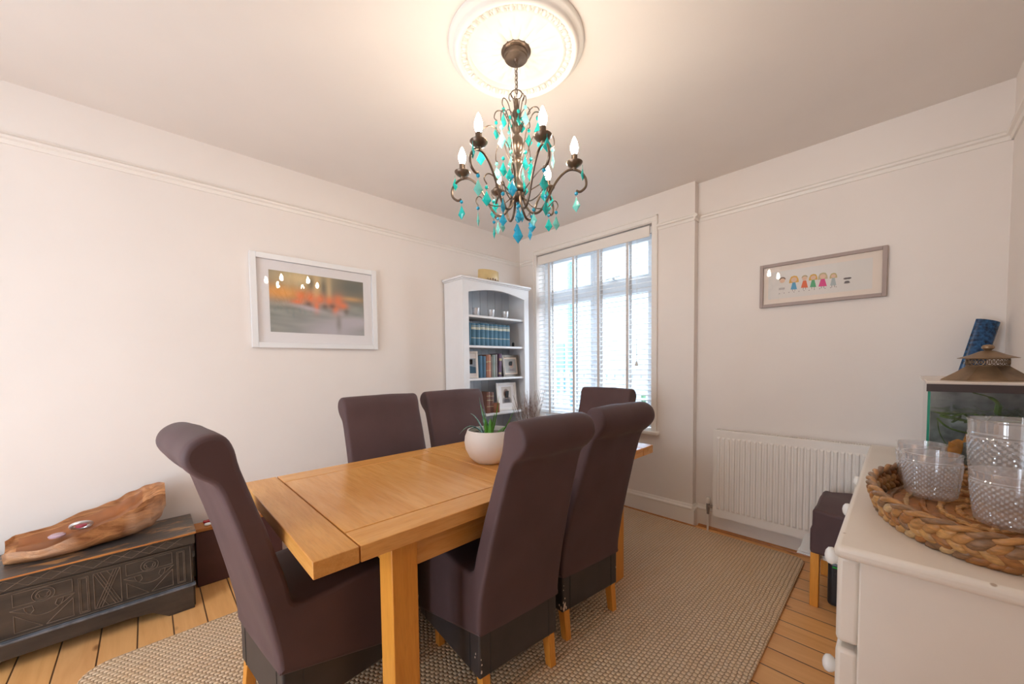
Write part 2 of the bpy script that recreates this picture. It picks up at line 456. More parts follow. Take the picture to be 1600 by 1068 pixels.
bm = B(); mould(SK, 'right', -3.30, D, bm); struct('baseboard_right', bm, M['trim'], 'white skirting on the right wall')
QR = [(.018, 0), (.034, 0), (.032, .008), (.026, .014), (.018, .016)]
bm = B(); mould(QR, 'win', 0, XS + .03, bm); mould(QR, 'winr', XS + .03, XR, bm); mould(QR, 'left', YB, 0, bm)
struct('trim_4', bm, M['orangewood'], 'orange wooden bead along the foot of the skirting')

# ---- window
win = thing('window_1', 'white double light window behind a venetian blind', None, (.875, .15, WZ0)); win['kind'] = 'structure'
bm = B(); y0, y1 = .13, .20
XM = .895
JW = .055; MW = .030
for a in ((WX0, WX0 + JW, WZ0, WZ1), (WX1 - JW, WX1, WZ0, WZ1), (XM - MW, XM + MW, WZ0, WZ1)): box(bm, a[0], a[1], y0, y1, a[2], a[3])
for p, q in ((WX0 + JW, XM - MW), (XM + MW, WX1 - JW)):
    for z_a, z_b in ((WZ0, WZ0 + .06), (WZ1 - .06, WZ1), (1.90, 1.98)): box(bm, p, q, y0, y1, z_a, z_b)
mesh_obj('window_frame', bm, M['upvc'], win)
for (a0, a1, b0, b1) in ((WX0 + JW, XM - MW, WZ0 + .06, 1.90), (XM + MW, WX1 - JW, WZ0 + .06, 1.90), (WX0 + JW, XM - MW, 1.98, WZ1 - .06), (XM + MW, WX1 - JW, 1.98, WZ1 - .06)):
    bm = B(); w = .035
    for a in ((a0, a0 + w, b0, b1), (a1 - w, a1, b0, b1), (a0 + w, a1 - w, b0, b0 + w), (a0 + w, a1 - w, b1 - w, b1)): box(bm, a[0], a[1], .124, .16, a[2], a[3])
    sa = mesh_obj('sash', bm, M['upvc'], win)
    mesh_obj('pane', bx(a0 + w, a1 - w, .138, .144, b0 + w, b1 - w), M['glass'], sa)
bm = B(); box(bm, 1.08, 1.11, .095, .12, 2.015, 2.035); tube(bm, [(1.02, .09, 2.022), (1.09, .085, 2.027), (1.17, .09, 2.03)], .007, 8)
mesh_obj('handle', bm, M['steel'], win)
bm = B(); box(bm, .17, 1.575, -.055, .13, WZ0 - .03, WZ0)
struct('trim_5', bm, M['trim'], 'rounded cream window board under the blind', bevel=.010, seg=3)
ARCH = [(0, 0), (.020, 0), (.022, .010), (.014, .014), (.014, .034), (.008, .040), (0, .040)]
bm = B()
box(bm, .212, .25, -.012, 0, WZ0, 2.43); box(bm, 1.505, 1.548, -.012, 0, WZ0, 2.43); box(bm, .212, 1.548, -.013, 0, 2.39, 2.43)
box(bm, .206, .218, -.020, 0, WZ0, 2.43); box(bm, 1.542, 1.554, -.020, 0, WZ0, 2.436); box(bm, .206, 1.554, -.020, 0, 2.424, 2.436)
struct('trim_6', bm, M['trim'], 'cream architrave round the window', bevel=.003)

# ---- venetian blind
bl = thing('venetian_blind', 'white wooden venetian blind with taupe tapes hanging in the window', 'blind', (.87, .04, .72))
mesh_obj('valance', bx(.258, 1.478, .004, .016, 2.285, 2.372), M['trim'], bl, bevel=.003)
mesh_obj('head_rail', bx(.262, 1.488, .020, .070, 2.315, 2.368), M['white'], bl, bevel=.003)
NS = 36
for i in range(NS):
    z = .778 + i * (2.270 - .778) / (NS - 1)
    bm = B(); tl = math.radians(16); hw = .024
    p = []
    for k in range(5):
        s_ = -1 + k / 2; p.append((.045 + s_ * hw * cos(tl), z - s_ * hw * sin(tl) * -1 + .0015 * (1 - s_ * s_)))
    poly = p + [(y, zz - .0028) for y, zz in p[::-1]]
    prism(bm, poly, 'x', .258, 1.490)
    mesh_obj('slat', bm, M['slat'], bl)
mesh_obj('bottom_rail', bx(.258, 1.490, .020, .070, .735, .757), M['slat'], bl, bevel=.004)
for x in (.40, .705, .985, 1.275):
    bm = B(); box(bm, x - .013, x + .013, .0165, .0178, .735, 2.31); box(bm, x - .013, x + .013, .0725, .0738, .735, 2.31)
    mesh_obj('tape', bm, M['tape'], bl)
bm = B(); tube(bm, [(1.36, .012, 2.30), (1.362, .010, 1.6), (1.365, .011, 1.27)], .0012, 6); tube(bm, [(1.372, .012, 2.30), (1.370, .010, 1.6), (1.366, .011, 1.27)], .0012, 6)
pc = mesh_obj('pull_cord', bm, M['cord'], bl)
mesh_obj('tassel', lathe(B(), [(.003, 0), (.010, -.012), (.014, -.035), (.012, -.045)], 12, (1.365, .011, 1.275)), M['tape'], pc)

# ---- outside
struct('floor_2', bx(-14, 14, .4, 40, -.5, -.4), M['ground'], 'pale ground outside the window')
hb = thing('neighbouring_house', 'blue-grey rendered house close outside, left of the window view', 'house', (-4.2, 6, -.4))
mesh_obj('wall', bx(-7.0, -2.0, 4.0, 9, -.4, 5.5), M['house'], hb)
mesh_obj('drainpipe', tube(B(), [(-2.32, 3.94, -.4), (-2.32, 3.94, 5.5)], .045, 10), M['pipe'], hb)
mesh_obj('window', bx(-2.85, -2.5, 3.97, 4.0, .6, 1.7), M['pipe'], hb)
mesh_obj('gutter', bx(-7, -1.95, 3.85, 4.0, 5.4, 5.5), M['pipe'], hb)
hc = thing('far_house', 'distant pale house with a slate roof and red chimney pot', 'house', (-5, 22, -.4))
mesh_obj('wall', bx(-8.2, -.8, 19, 25, -.4, 1.6), M['upvc'], hc)
mesh_obj('roof', prism(B(), [(18.8, 1.5), (25.2, 1.5), (22, 3.3)], 'x', -8.3, -.7), M['roof'], hc)
mesh_obj('chimney', bx(-7.9, -7.2, 21.6, 22.4, 3.0, 4.1), M['brick'], hc)
for x in (-6.8, -4.6, -2.4): mesh_obj('window', bx(x, x + 1.1, 18.96, 19, .3, 1.3), M['pipe'], hc)
fe = thing('garden_railing', 'grey picket railing across the garden outside the window', 'fence', (-1.8, 3.2, -.4))
mesh_obj('rail', bx(-6.5, 3.0, 3.19, 3.22, .98, 1.04), M['fence'], fe); mesh_obj('rail', bx(-6.5, 3.0, 3.19, 3.22, -.2, -.14), M['fence'], fe)
for k in range(56): mesh_obj('picket', bx(-6.4 + k * .17, -6.4 + k * .17 + .07, 3.17, 3.19, -.4, 1.12), M['fence'], fe)
bm = B(); bmesh.ops.create_icosphere(bm, subdivisions=5, radius=1)
for v in bm.verts:
    n_ = noise.noise(v.co * 4) * .25 + noise.noise(v.co * 14) * .12
    v.co *= 1 + n_; v.co = Vector((v.co.x * 2.2 + .9, v.co.y * .7 + 5.8, v.co.z * 1.1 + .1))
tag(mesh_obj('hedge', bm, M['hedge']), 'green hedge beyond the railing outside the window', 'hedge')

# ---- ceiling rose
CX, CY = 1.755, -1.793
rose = thing('ceiling_rose', 'round white plaster ceiling rose with egg and dart border', 'ceiling rose', (CX, CY, 2.56))
bm = lathe(B(), [(.285, H), (.285, 2.590), (.278, 2.582), (.268, 2.580), (.262, 2.574), (.262, 2.566), (.254, 2.558), (.246, 2.558), (.242, 2.564), (.228, 2.575), (.212, 2.579), (.208, 2.572), (.200, 2.570), (.196, 2.578), (.196, H)], 96, (CX, CY, 0), caps=False)
mesh_obj('outer_ring', bm, M['plaster'], rose, ang=60)
bm = B()
for k in range(44):
    a = 2 * PI * k / 44; c = Vector((CX + .222 * cos(a), CY + .222 * sin(a), 2.570))
    mt = Matrix.Translation(c) @ Matrix.Rotation(a, 4, 'Z') @ Matrix.Diagonal((.0125, .0088, .0095, 1))
    bmesh.ops.create_icosphere(bm, subdivisions=2, radius=1, matrix=mt)
    a += PI / 44; p0 = Vector((CX + .232 * cos(a), CY + .232 * sin(a), 2.566)); p1 = Vector((CX + .211 * cos(a), CY + .211 * sin(a), 2.570))
    tube(bm, [p0, p1], [.0035, .0012], 6)
mesh_obj('egg_and_dart', bm, M['plaster'], rose)
bm = B(); rings = []
for i in range(30):
    rr = .03 + .168 * i / 29; row = []
    for k in range(192):
        a = 2 * PI * k / 192
        f = (rr - .03) / .168
        leaf = abs(cos(8 * a)) ** .5 * max(0, 1 - abs(f - .35) / .28) + abs(sin(8 * a)) ** .5 * max(0, 1 - abs(f - .7) / .30) * .8
        vein = (.5 + .5 * cos(48 * a)) * .35 * max(0, 1 - abs(f - .5) / .5)
        row.append(bm.verts.new((CX + rr * cos(a), CY + rr * sin(a), H - .010 - .010 * min(1, leaf) - .004 * vein * leaf)))
    rings.append(row)
for a, b in zip(rings, rings[1:]): ring(bm, a, b)
mesh_obj('acanthus_dish', bm, M['plaster'], rose, ang=80)

# ---- chandelier
ch = thing('chandelier', 'bronze six-candle chandelier hung with teal and blue glass drops', 'chandelier', (CX, CY, 1.80))
Cc = Vector((CX, CY, 0))
def cyl(rr, a, z): return Vector((CX + rr * cos(a), CY + rr * sin(a), z))
mesh_obj('canopy', lathe(B(), [(.062, 2.594), (.063, 2.584), (.058, 2.580), (.050, 2.578), (.050, 2.560), (.046, 2.556), (.010, 2.554), (.005, 2.545)], 36, (CX, CY, 0)), M['bronze'], ch)
bm = B(); z = 2.548; k = 0
while z > 2.425:
    pts = []
    for q in range(12):
        a = 2 * PI * q / 12; w_ = .007 * cos(a); h_ = .012 * sin(a)
        pts.append((CX + (w_ if k % 2 else 0), CY + (0 if k % 2 else w_), z - .012 + h_))
    tube(bm, pts, .0016, 6, closed=True); z -= .0185; k += 1
tube(bm, [(CX + .009, CY, 2.545), (CX - .006, CY + .005, 2.50), (CX + .007, CY - .004, 2.46), (CX, CY, 2.40)], .0016, 6)
tube(bm, [(CX + .017 * cos(q * PI / 12), CY + .017 * cos(q * PI / 12), 2.412 + .020 * sin(q * PI / 12)) for q in range(24)], .0022, 6, closed=True)
mesh_obj('chain', bm, M['bronze'], ch)
colp = [(.004, 2.395), (.009, 2.385), (.009, 2.355), (.014, 2.345), (.020, 2.335), (.020, 2.325), (.012, 2.315), (.014, 2.30), (.022, 2.28), (.020, 2.265), (.010, 2.25), (.012, 2.24), (.024, 2.225), (.027, 2.20), (.022, 2.178), (.013, 2.165), (.018, 2.158), (.022, 2.150), (.018, 2.143), (.024, 2.135), (.027, 2.128), (.022, 2.115), (.013, 2.095), (.009, 2.065), (.012, 2.05), (.026, 2.035), (.036, 2.02), (.038, 2.005), (.036, 1.998), (.030, 1.995), (.032, 1.980), (.028, 1.970), (.010, 1.962)]
mesh_obj('column', lathe(B(), colp[::-1], 28, (CX, CY, 0)), M['bronze'], ch, ang=50)
A0 = math.radians(-82)
armp = [(.024, 1.985), (.034, 1.945), (.060, 1.912), (.092, 1.912), (.122, 1.950), (.152, 2.010), (.185, 2.055), (.222, 2.078), (.262, 2.070), (.288, 2.040), (.290, 2.005), (.268, 1.985), (.250, 1.990)]
def drop(parent, p, L=.05, wd=.015, mat='teal', beads=2, spin=0, bcol=None):
    """a faceted kite shaped crystal on a wire with beads, hanging from p"""
    L *= 1.42; wd *= 1.32
    p = Vector(p); bm = B(); z = p.z - .004
    tube(bm, [p, (p.x, p.y, z - .014 * beads - .008)], .0008, 5)
    for b in range(beads):
        bmesh.ops.create_icosphere(bm, subdivisions=1, radius=.0085, matrix=Matrix.Translation((p.x, p.y, z - .008 - .0145 * b)))
    o1 = mesh_obj('bead_string', bm, M[bcol or mat], parent, flat=True)
    zt = z - .0145 * beads - .006
    bm = B(); d1 = Vector((cos(spin), sin(spin), 0)); d2 = Vector((-sin(spin), cos(spin), 0)); c = Vector((p.x, p.y, 0))
    top = bm.verts.new(c + Vector((0, 0, zt))); bot = bm.verts.new(c + Vector((0, 0, zt - L)))
    r1 = []; r2 = []
    for q in range(8):
        a = 2 * PI * q / 8
        wv = d1 * cos(a) * wd + d2 * sin(a) * wd * .36
        r1.append(bm.verts.new(c + wv * .45 + Vector((0, 0, zt - L * .30)))); r2.append(bm.verts.new(c + wv + Vector((0, 0, zt - L * .62))))
    for q in range(8):
        n_ = (q + 1) % 8
        bm.faces.new((top, r1[q], r1[n_])); bm.faces.new((r1[q], r2[q], r2[n_], r1[n_])); bm.faces.new((r2[q], bot, r2[n_]))
    mesh_obj('crystal_drop', bm, M[mat], parent, flat=True)
for k in range(6):
    a = A0 + k * PI / 3
    arm = mesh_obj('arm', tube(B(), spline([cyl(rr, a, z) for rr, z in armp], 5), .0052, 8), M['bronze'], ch)
    base = cyl(.243, a, 2.080)
    mesh_obj('drip_cup', lathe(B(), [(.006, -.006), (.010, .004), (.026, .014), (.034, .024), (.0345, .027), (.030, .026), (.012, .018)], 28, base), M['bronze'], arm)
    mesh_obj('candle_sleeve', lathe(B(), [(.0125, .016), (.0125, .058), (.010, .060)], 20, base), M['bronze'], arm)
    mesh_obj('bulb', lathe(B(), [(.008, .060), (.0125, .068), (.0165, .082), (.0160, .096), (.011, .112), (.0055, .126), (.001, .134)], 20, base), M['bulb'], arm)
    drop(arm, cyl(.250, a, 1.990), .046, .014, 'teal' if k % 2 else 'aqua', 1, rnd.uniform(0, 3), 'blue')
    drop(arm, cyl(.277, a, 2.095), .040, .013, 'teal', 0, a + 1.2)
    tube_b = tube(B(), spline([cyl(.035, a + .5, 2.0), cyl(.075, a + .5, 2.03), cyl(.125, a + .5, 2.06), cyl(.150, a + .5, 2.04), cyl(.138, a + .5, 2.015)], 5), .0026, 6)
    mesh_obj('lower_scroll', tube_b, M['bronze'], ch)
    drop(ch, cyl(.140, a + .5, 2.013), .046, .0155, 'teal' if k % 3 else 'blue', 1, rnd.uniform(0, 3))
    t2 = tube(B(), spline([cyl(.03, a + .3, 1.975), cyl(.075, a + .3, 1.94), cyl(.13, a + .3, 1.945), cyl(.165, a + .3, 1.975), cyl(.18, a + .3, 1.955), cyl(.170, a + .3, 1.935)], 5), .0024, 6)
    mesh_obj('lower_scroll', t2, M['bronze'], ch)
    drop(ch, cyl(.172, a + .3, 1.937), .046, .014, ('blue', 'teal', 'aqua')[k % 3], 1, rnd.uniform(0, 3), 'blue')
    t3 = tube(B(), spline([cyl(.018, a + .25, 2.115), cyl(.04, a + .25, 2.15), cyl(.065, a + .25, 2.23), cyl(.11, a + .25, 2.275), cyl(.155, a + .25, 2.25), cyl(.163, a + .25, 2.21), cyl(.15, a + .25, 2.195)], 5), .0024, 6)
    mesh_obj('upper_scroll', t3, M['bronze'], ch)
    drop(ch, cyl(.156, a + .25, 2.20), .048, .0155, 'teal' if k % 2 else 'aqua', 1, rnd.uniform(0, 3))
    t4 = tube(B(), spline([cyl(.012, a, 2.25), cyl(.03, a, 2.29), cyl(.06, a, 2.345), cyl(.088, a, 2.35), (cyl(.098, a, 2.325)), cyl(.085, a, 2.31)], 5), .0022, 6)
    mesh_obj('upper_scroll', t4, M['bronze'], ch)
    drop(ch, cyl(.090, a, 2.315), .042, .0135, ('teal', 'aqua', 'teal')[k % 3], 1, rnd.uniform(0, 3))
    if k % 2 == 0:
        for da, zz, r9 in ((.5, 2.32, .05), (-.4, 2.355, .03)):
            t5 = tube(B(), spline([cyl(.010, a + da, zz - .02), cyl(r9 * .5, a + da, zz + .025), cyl(r9, a + da, zz + .05), cyl(r9 * 1.25, a + da, zz + .03), cyl(r9, a + da, zz + .018)], 5), .0019, 6)
            mesh_obj('upper_scroll', t5, M['bronze'], ch)
        drop(ch, cyl(.030, a + .9, 2.335), .034, .012, 'teal', 1, a)
for k in range(6):
    a = A0 + .2 + k * PI / 3
    drop(ch, cyl(.060, a, 2.155), .045, .015, ('aqua', 'teal', 'teal')[k % 3], 1, rnd.uniform(0, 3))
    drop(ch, cyl(.075, a + .5, 1.925), .040, .013, ('blue', 'aqua', 'blue')[k % 3], 1, rnd.uniform(0, 3), 'blue')
    drop(ch, cyl(.036, a + .25, 2.05), .034, .011, 'teal', 0, a)
drop(ch, (CX, CY, 1.965), .060, .017, 'blue', 6, YAW)

# ================================================================= PICTURES
def framebox(parent, wall, a0, a1, z0, z1, fw, dep, mat, off):
    bm = B()
    for (p0, p1, q0, q1) in ((a0, a0 + fw, z0, z1), (a1 - fw, a1, z0, z1), (a0 + fw, a1 - fw, z0, z0 + fw), (a0 + fw, a1 - fw, z1 - fw, z1)):
        if wall == 'left': box(bm, off, off + dep, p0, p1, q0, q1)
        else: box(bm, p0, p1, off - dep, off, q0, q1)
    return mesh_obj('frame', bm, mat, parent, bevel=.002)
pl = thing('framed_print', 'white framed blurred print of orange figures in a boat on the left wall', 'picture', (.002, -2.06, 1.39))
framebox(pl, 'left', -2.478, -1.645, 1.388, 2.003, .035, .028, M['white'], .002)
mesh_obj('mount', bx(.004, .010, -2.442, -1.681, 1.424, 1.967), M['mat'], pl)
def lerp(a, b, t): return tuple(x + (y - x) * t for x, y in zip(a, b))
def g2(x, y, cx, cy, sx, sy): return math.exp(-((x - cx) / sx) ** 2 - ((y - cy) / sy) ** 2)
def boatcol(u_, v_):
    n_ = noise.noise(Vector((u_ * 5, v_ * 16, 0))) * .5 + .5
    c = lerp((.13, .15, .13), (.26, .26, .24), n_)                       # water
    if v_ < .45: c = lerp(c, (.36, .34, .37), min(1, max(0, g2(u_, v_, .65, .05, .35, .22) + .9 * g2(u_, v_, .9, .25, .25, .1))))
    t = min(1, max(0, (v_ - .52) / .12)); c = lerp(c, (.17, .15, .11), t)  # bank
    c = lerp(c, (.62, .27, .06), .95 * g2(u_, v_, .12, .66, .28, .14))
    c = lerp(c, (.55, .42, .22), .9 * g2(u_, v_, .30, .92, .28, .16))
    c = lerp(c, (.58, .40, .20), .8 * g2(u_, v_, .46, .78, .05, .28) * t); c = lerp(c, (.52, .38, .2), .8 * g2(u_, v_, .6, .8, .03, .3) * t)
    c = lerp(c, (.06, .06, .05), .8 * g2(u_, v_, .41, .86, .035, .12)); c = lerp(c, (.06, .06, .05), .7 * g2(u_, v_, .54, .82, .03, .14))
    c = lerp(c, (.09, .10, .09), .8 * g2(u_, v_, .88, .88, .22, .16))
    c = lerp(c, (.50, .28, .12), .8 * g2(u_, v_, .85, .66, .14, .04))
    for (x, y, sx, sy) in ((.30, .62, .05, .1), (.40, .60, .05, .11), (.50, .60, .05, .09), (.60, .58, .05, .09), (.70, .6, .06, .11), (.46, .47, .03, .10), (.67, .44, .04, .08), (.76, .52, .05, .06), (.26, .52, .06, .04)):
        c = lerp(c, (.66, .15, .045), .8 * g2(u_, v_, x, y, sx, sy))
    for (x, y) in ((.38, .5), (.55, .48), (.63, .5)): c = lerp(c, (.07, .04, .03), .7 * g2(u_, v_, x, y, .035, .05))
    c = lerp(c, (.42, .36, .40), .8 * g2(u_, v_ + (u_ - .4) * .25, .38, .42, .16, .035)); c = lerp(c, (.40, .33, .36), .7 * g2(u_, v_, .72, .38, .06, .05))
    c = lerp(c, (.12, .10, .07), .6 * g2(u_, v_, .7, .2, .03, .15)); c = lerp(c, (.1, .08, .06), .7 * g2(u_, v_, .79, .42, .03, .06))
    return tuple(min(.9, x * 1.45 + .012) for x in c)  # print lightened throughout; some glass reflection is put into its colours
bm = B(); cl = bm.loops.layers.float_color.new('Col'); NX, NZ = 72, 44; G = {}
Y0, Y1, Z0, Z1 = -2.372, -1.745, 1.494, 1.903
for i in range(NX + 1):
    for j in range(NZ + 1): G[i, j] = bm.verts.new((.0115, Y0 + (Y1 - Y0) * i / NX, Z0 + (Z1 - Z0) * j / NZ))
for i in range(NX):
    for j in range(NZ):
        f = bm.faces.new((G[i, j], G[i + 1, j], G[i + 1, j + 1], G[i, j + 1]))
        for l, (p, q) in zip(f.loops, ((i, j), (i + 1, j), (i + 1, j + 1), (i, j + 1))): l[cl] = (*boatcol(p / NX, q / NZ), 1)
mesh_obj('print', bm, M['paint'], pl, flat=True, recalc=False)
mesh_obj('glass', bx(.018, .020, -2.443, -1.68, 1.423, 1.968), M['glass'], pl)

YW = D
pr = thing('framed_drawing', 'taupe framed drawing of a row of small figures and a dog above the radiator', 'picture', (2.55, YW, 1.62))
framebox(pr, 'win', 2.245, 2.860, 1.620, 1.904, .020, .022, M['greyframe'], YW - .002)
mesh_obj('mount', bx(2.264, 2.841, YW - .010, YW - .004, 1.639, 1.885), M['mat2'], pr)
polys = []
yp = [YW - .0105]
X0, ZB = 2.30, 1.665
def dr(pts, c):
    yp[0] -= .00002
    polys.append(([(x, yp[0], z) for x, z in pts], c))
dr([(2.292, 1.672), (2.800, 1.672), (2.800, 1.850), (2.292, 1.850)], (.80, .76, .72))
def person(x, hr, haircol, dress, long_, dz=0.0, w=.017, sk=(.80, .55, .40)):
    zh = 1.785 + dz; hr *= 1.28; w *= 1.2
    if long_: dr([(x - hr * 1.5, zh - hr * 1.2)] + disc(x, zh, hr * 1.3, hr * 1.35, 12, PI, 0)[0:0] + [(x - hr * 1.35, zh), (x - hr * .9, zh + hr * 1.1), (x, zh + hr * 1.4), (x + hr * .9, zh + hr * 1.1), (x + hr * 1.35, zh), (x + hr * 1.5, zh - hr * 1.2)], haircol)
    else: dr(disc(x, zh + hr * .25, hr * 1.12, hr * 1.1, 14, 0, PI), haircol)
    dr(disc(x, zh - .002, hr * .92, hr * .92, 16), sk)
    if dress: dr([(x - w * .45, zh - hr * 1.1), (x + w * .45, zh - hr * 1.1), (x + w, zh - hr - .048), (x - w, zh - hr - .045)], dress)
    for s_ in (-1, 1):
        if dress: dr([(x + s_ * .006 - .0012, zh - hr - .045), (x + s_ * .006 + .0012, zh - hr - .045), (x + s_ * .006 + .0012, zh - hr - .058), (x + s_ * .006 - .0012, zh - hr - .058)], (.25, .2, .18))
person(2.370, .0125, (.20, .12, .08), None, False, .004)
person(2.432, .0135, (.75, .42, .08), (.10, .38, .62), True, 0, .014)
person(2.487, .0110, (.52, .42, .25), (.80, .16, .06), False, -.001, .015)
person(2.530, .0115, (.72, .42, .08), (.10, .42, .20), True, -.003, .013)
person(2.577, .0125, (.58, .48, .28), (.75, .06, .26), True, -.004, .017)
person(2.627, .0095, (.60, .48, .22), (.45, .52, .52), True, -.010, .012)
for (x, z) in ((2.685, 1.748), (2.698, 1.748), (2.690, 1.728)): dr(disc(x, z, .012, .006, 10), (.14, .12, .12))
dr(disc(2.690, 1.722, .015, .004, 10), (.18, .15, .14))
for q in range(8):
    x = 2.352 + q * .0042; dr([(x, 1.728), (x + .002, 1.728), (x + .002, 1.742), (x, 1.742)], (.35, .3, .3))
for q in range(12):
    x = 2.355 + q * .026; dr(disc(x, 1.704 + .001 * (q % 3), .003, .003, 6), (.35, .28, .28))
painted('print', polys, pr)
mesh_obj('glass', bx(2.264, 2.841, YW - .020, YW - .018, 1.639, 1.885), M['glass'], pr)

# ================================================================= RADIATOR
ra = thing('radiator', 'white ribbed panel radiator on the wall right of the window', 'radiator', (2.49, YW, 0))
RX0, RX1, RZ0, RZ1, RY = 1.988, 2.990, .135, .765, -.036
bm = bx(RX0, RX1, RY, RY + .012, RZ0, RZ1)
n_ = 30
for k in range(n_):
    xc = RX0 + .020 + (k + .5) * (RX1 - RX0 - .04) / n_; hw = .0115
    za, zb = RZ0 + .055, RZ1 - .045
    v = [bm.verts.new(p) for p in ((xc - hw, RY, za), (xc + hw, RY, za), (xc + hw, RY, zb), (xc - hw, RY, zb), (xc - hw * .55, RY - .007, za + .012), (xc + hw * .55, RY - .007, za + .012), (xc + hw * .55, RY - .007, zb - .012), (xc - hw * .55, RY - .007, zb - .012))]
    for f in ((4, 5, 6, 7), (0, 1, 5, 4), (1, 2, 6, 5), (2, 3, 7, 6), (3, 0, 4, 7)): bm.faces.new([v[i] for i in f])
mesh_obj('front_panel', bm, M['trim'], ra, ang=25)
bm = B(); box(bm, RX0, RX0 + .003, RY + .012, RY + .075, RZ0 + .02, RZ1); box(bm, RX1 - .003, RX1, RY + .012, RY + .075, RZ0 + .02, RZ1)
box(bm, RX0, RX1, RY + .065, RY + .075, RZ0, RZ1)
mesh_obj('casing', bm, M['trim'], ra)
bm = B()
for k in range(84):
    x = RX0 + .006 + k * (RX1 - RX0 - .012) / 84; box(bm, x, x + .0055, RY + .012, RY + .065, RZ1 - .006, RZ1 + .002)
box(bm, RX0, RX1, RY + .008, RY + .016, RZ1 - .006, RZ1 + .003); box(bm, RX0, RX1, RY + .060, RY + .068, RZ1 - .006, RZ1 + .003)
mesh_obj('top_grille', bm, M['trim'], ra)
mesh_obj('bracket', bx(RX0 + .1, RX0 + .14, RY + .075, YW, .3, .6), M['trim'], ra)
mesh_obj('bracket', bx(RX1 - .14, RX1 - .1, RY + .075, YW, .3, .6), M['trim'], ra)
va = mesh_obj('valve', lathe(lathe(tube(B(), [(1.945, .0, .185), (1.995, .0, .185)], .009, 10), [(.010, .15), (.012, .165), (.012, .2), (.010, .205)], 14, (1.945, 0, 0)), [(.005, .12), (.009, .128), (.009, .15)], 10, (1.945, 0, 0)), M['darksteel'], ra)
mesh_obj('valve_cap', lathe(B(), [(.013, .206), (.0155, .212), (.0155, .245), (.012, .252)], 16, (1.945, 0, 0)), M['trim'], va)
mesh_obj('pipe', tube(B(), [(1.945, 0, 0), (1.945, 0, .125)], .0075, 10), M['trim'], ra)

# ================================================================= RUG
bm = B(); rp = []
for cx_, cy_, a in ((2.475, -.10, 0), (.64, -.10, PI / 2), (.68, -3.12, PI), (2.45, -3.10, 1.5 * PI)):
    rad = .06 if cy_ > -1 else .10
    for q in range(7): rp.append((cx_ + rad * cos(a + q * PI / 12), cy_ + rad * sin(a + q * PI / 12)))
prism(bm, rp, 'z', 0.0005, .014)
tag(mesh_obj('jute_rug', bm, M['rug'], bevel=.004), 'chunky woven jute rug under the dining table', 'rug')
RT = .0145

# ================================================================= TABLE
TX0, TX1, TY0, TY1, TZ = .949, 1.890, -2.689, -.780, .761
tb = thing('dining_table', 'oak extending dining table with square legs', 'table', ((TX0 + TX1) / 2, (TY0 + TY1) / 2, RT))
g = .0022; zt0 = TZ - .048
def board(name, x0, x1, y0, y1, m_, label=None): 
    o = mesh_obj(name, bx(x0 + g, x1 - g, y0 + g, y1 - g, zt0, TZ), M[m_], tb, bevel=.0025)
    if label: o['label'] = label
board('end_board', TX0, TX1, TY0, -2.565, 'oakx2'); board('end_board', TX0, TX1, -.905, TY1, 'oakx2')
for s_ in (0, 1):
    xa, xb = (TX0, TX0 + .12) if s_ == 0 else (TX1 - .12, TX1)
    board('side_board', xa, xb, -2.565, -1.815, 'oaky'); board('side_board', xa, xb, -1.655, -.905, 'oaky')
board('centre_panel', TX0 + .12, TX1 - .12, -2.565, -1.945, 'oakx'); board('centre_panel', TX0 + .12, TX1 - .12, -1.525, -.905, 'oakx')
board('cross_board', TX0 + .12, TX1 - .12, -1.945, -1.815, 'oakx2'); board('cross_board', TX0 + .12, TX1 - .12, -1.655, -1.525, 'oakx2')
board('extension_leaf', TX0, TX1, -1.815, -1.655, 'oakx')
mesh_obj('under_frame', bx(TX0 + .03, TX1 - .03, -2.56, -.91, zt0 - .012, zt0 + .001), M['gap'], tb)
for x in (TX0 + .075, TX1 - .097): mesh_obj('side_apron', bx(x, x + .022, -2.355, -1.115, .598, zt0 - .0125), M['oaky'], tb)
for y in (-2.42, -1.072): mesh_obj('end_apron', bx(TX0 + .15, TX1 - .15, y, y + .022, .598, zt0 - .0125), M['oakx2'], tb)
for x in (TX0 + .06, TX1 - .15):
    for y in (-2.445, -1.115): mesh_obj('leg', bx(x, x + .09, y, y + .09, RT, zt0 - .0125), M['oakz'], tb, bevel=.003)

# ================================================================= CHAIRS
def loft(bm, poly, Wd, rad, puff=0, seed=0):
    """extrude a closed (y,z) outline across x with rounded side edges"""
    n = len(poly); P = [Vector(p) for p in poly]
    nor = []
    area = sum(P[i].x * P[(i + 1) % n].y - P[(i + 1) % n].x * P[i].y for i in range(n))
    sg = 1 if area > 0 else -1
    for i in range(n):
        t = (P[(i + 1) % n] - P[i - 1]); t.normalize(); nor.append(Vector((t.y, -t.x)) * sg)
    st = [(-Wd / 2, rad), (-Wd / 2 + rad * .13, rad * .5), (-Wd / 2 + rad * .5, rad * .13), (-Wd / 2 + rad, 0)]
    K = 12
    mid = [(-Wd / 2 + rad + (Wd - 2 * rad) * k / K, 0) for k in range(1, K)]
    st = st + mid + [(-x, i_) for x, i_ in st[::-1]]
    rs = []
    for x, ins in st:
        pf = puff * (1 - (2 * x / Wd) ** 2)
        row = []
        for i in range(n):
            q = P[i] + nor[i] * (pf - ins)
            w_ = noise.noise(Vector((x * 9, q.x * 7 + seed, q.y * 9))) * .0035
            q = q + nor[i] * w_
            row.append(bm.verts.new((x, q.x, q.y)))
        rs.append(row)
    for a, b in zip(rs, rs[1:]): ring(bm, a, b)
    bm.faces.new(rs[0][::-1]); bm.faces.new(rs[-1])
    return bm
def dens(poly, n=4):
    return [tuple(v)[:2] for v in spline([(a, b, 0) for a, b in poly], n)]
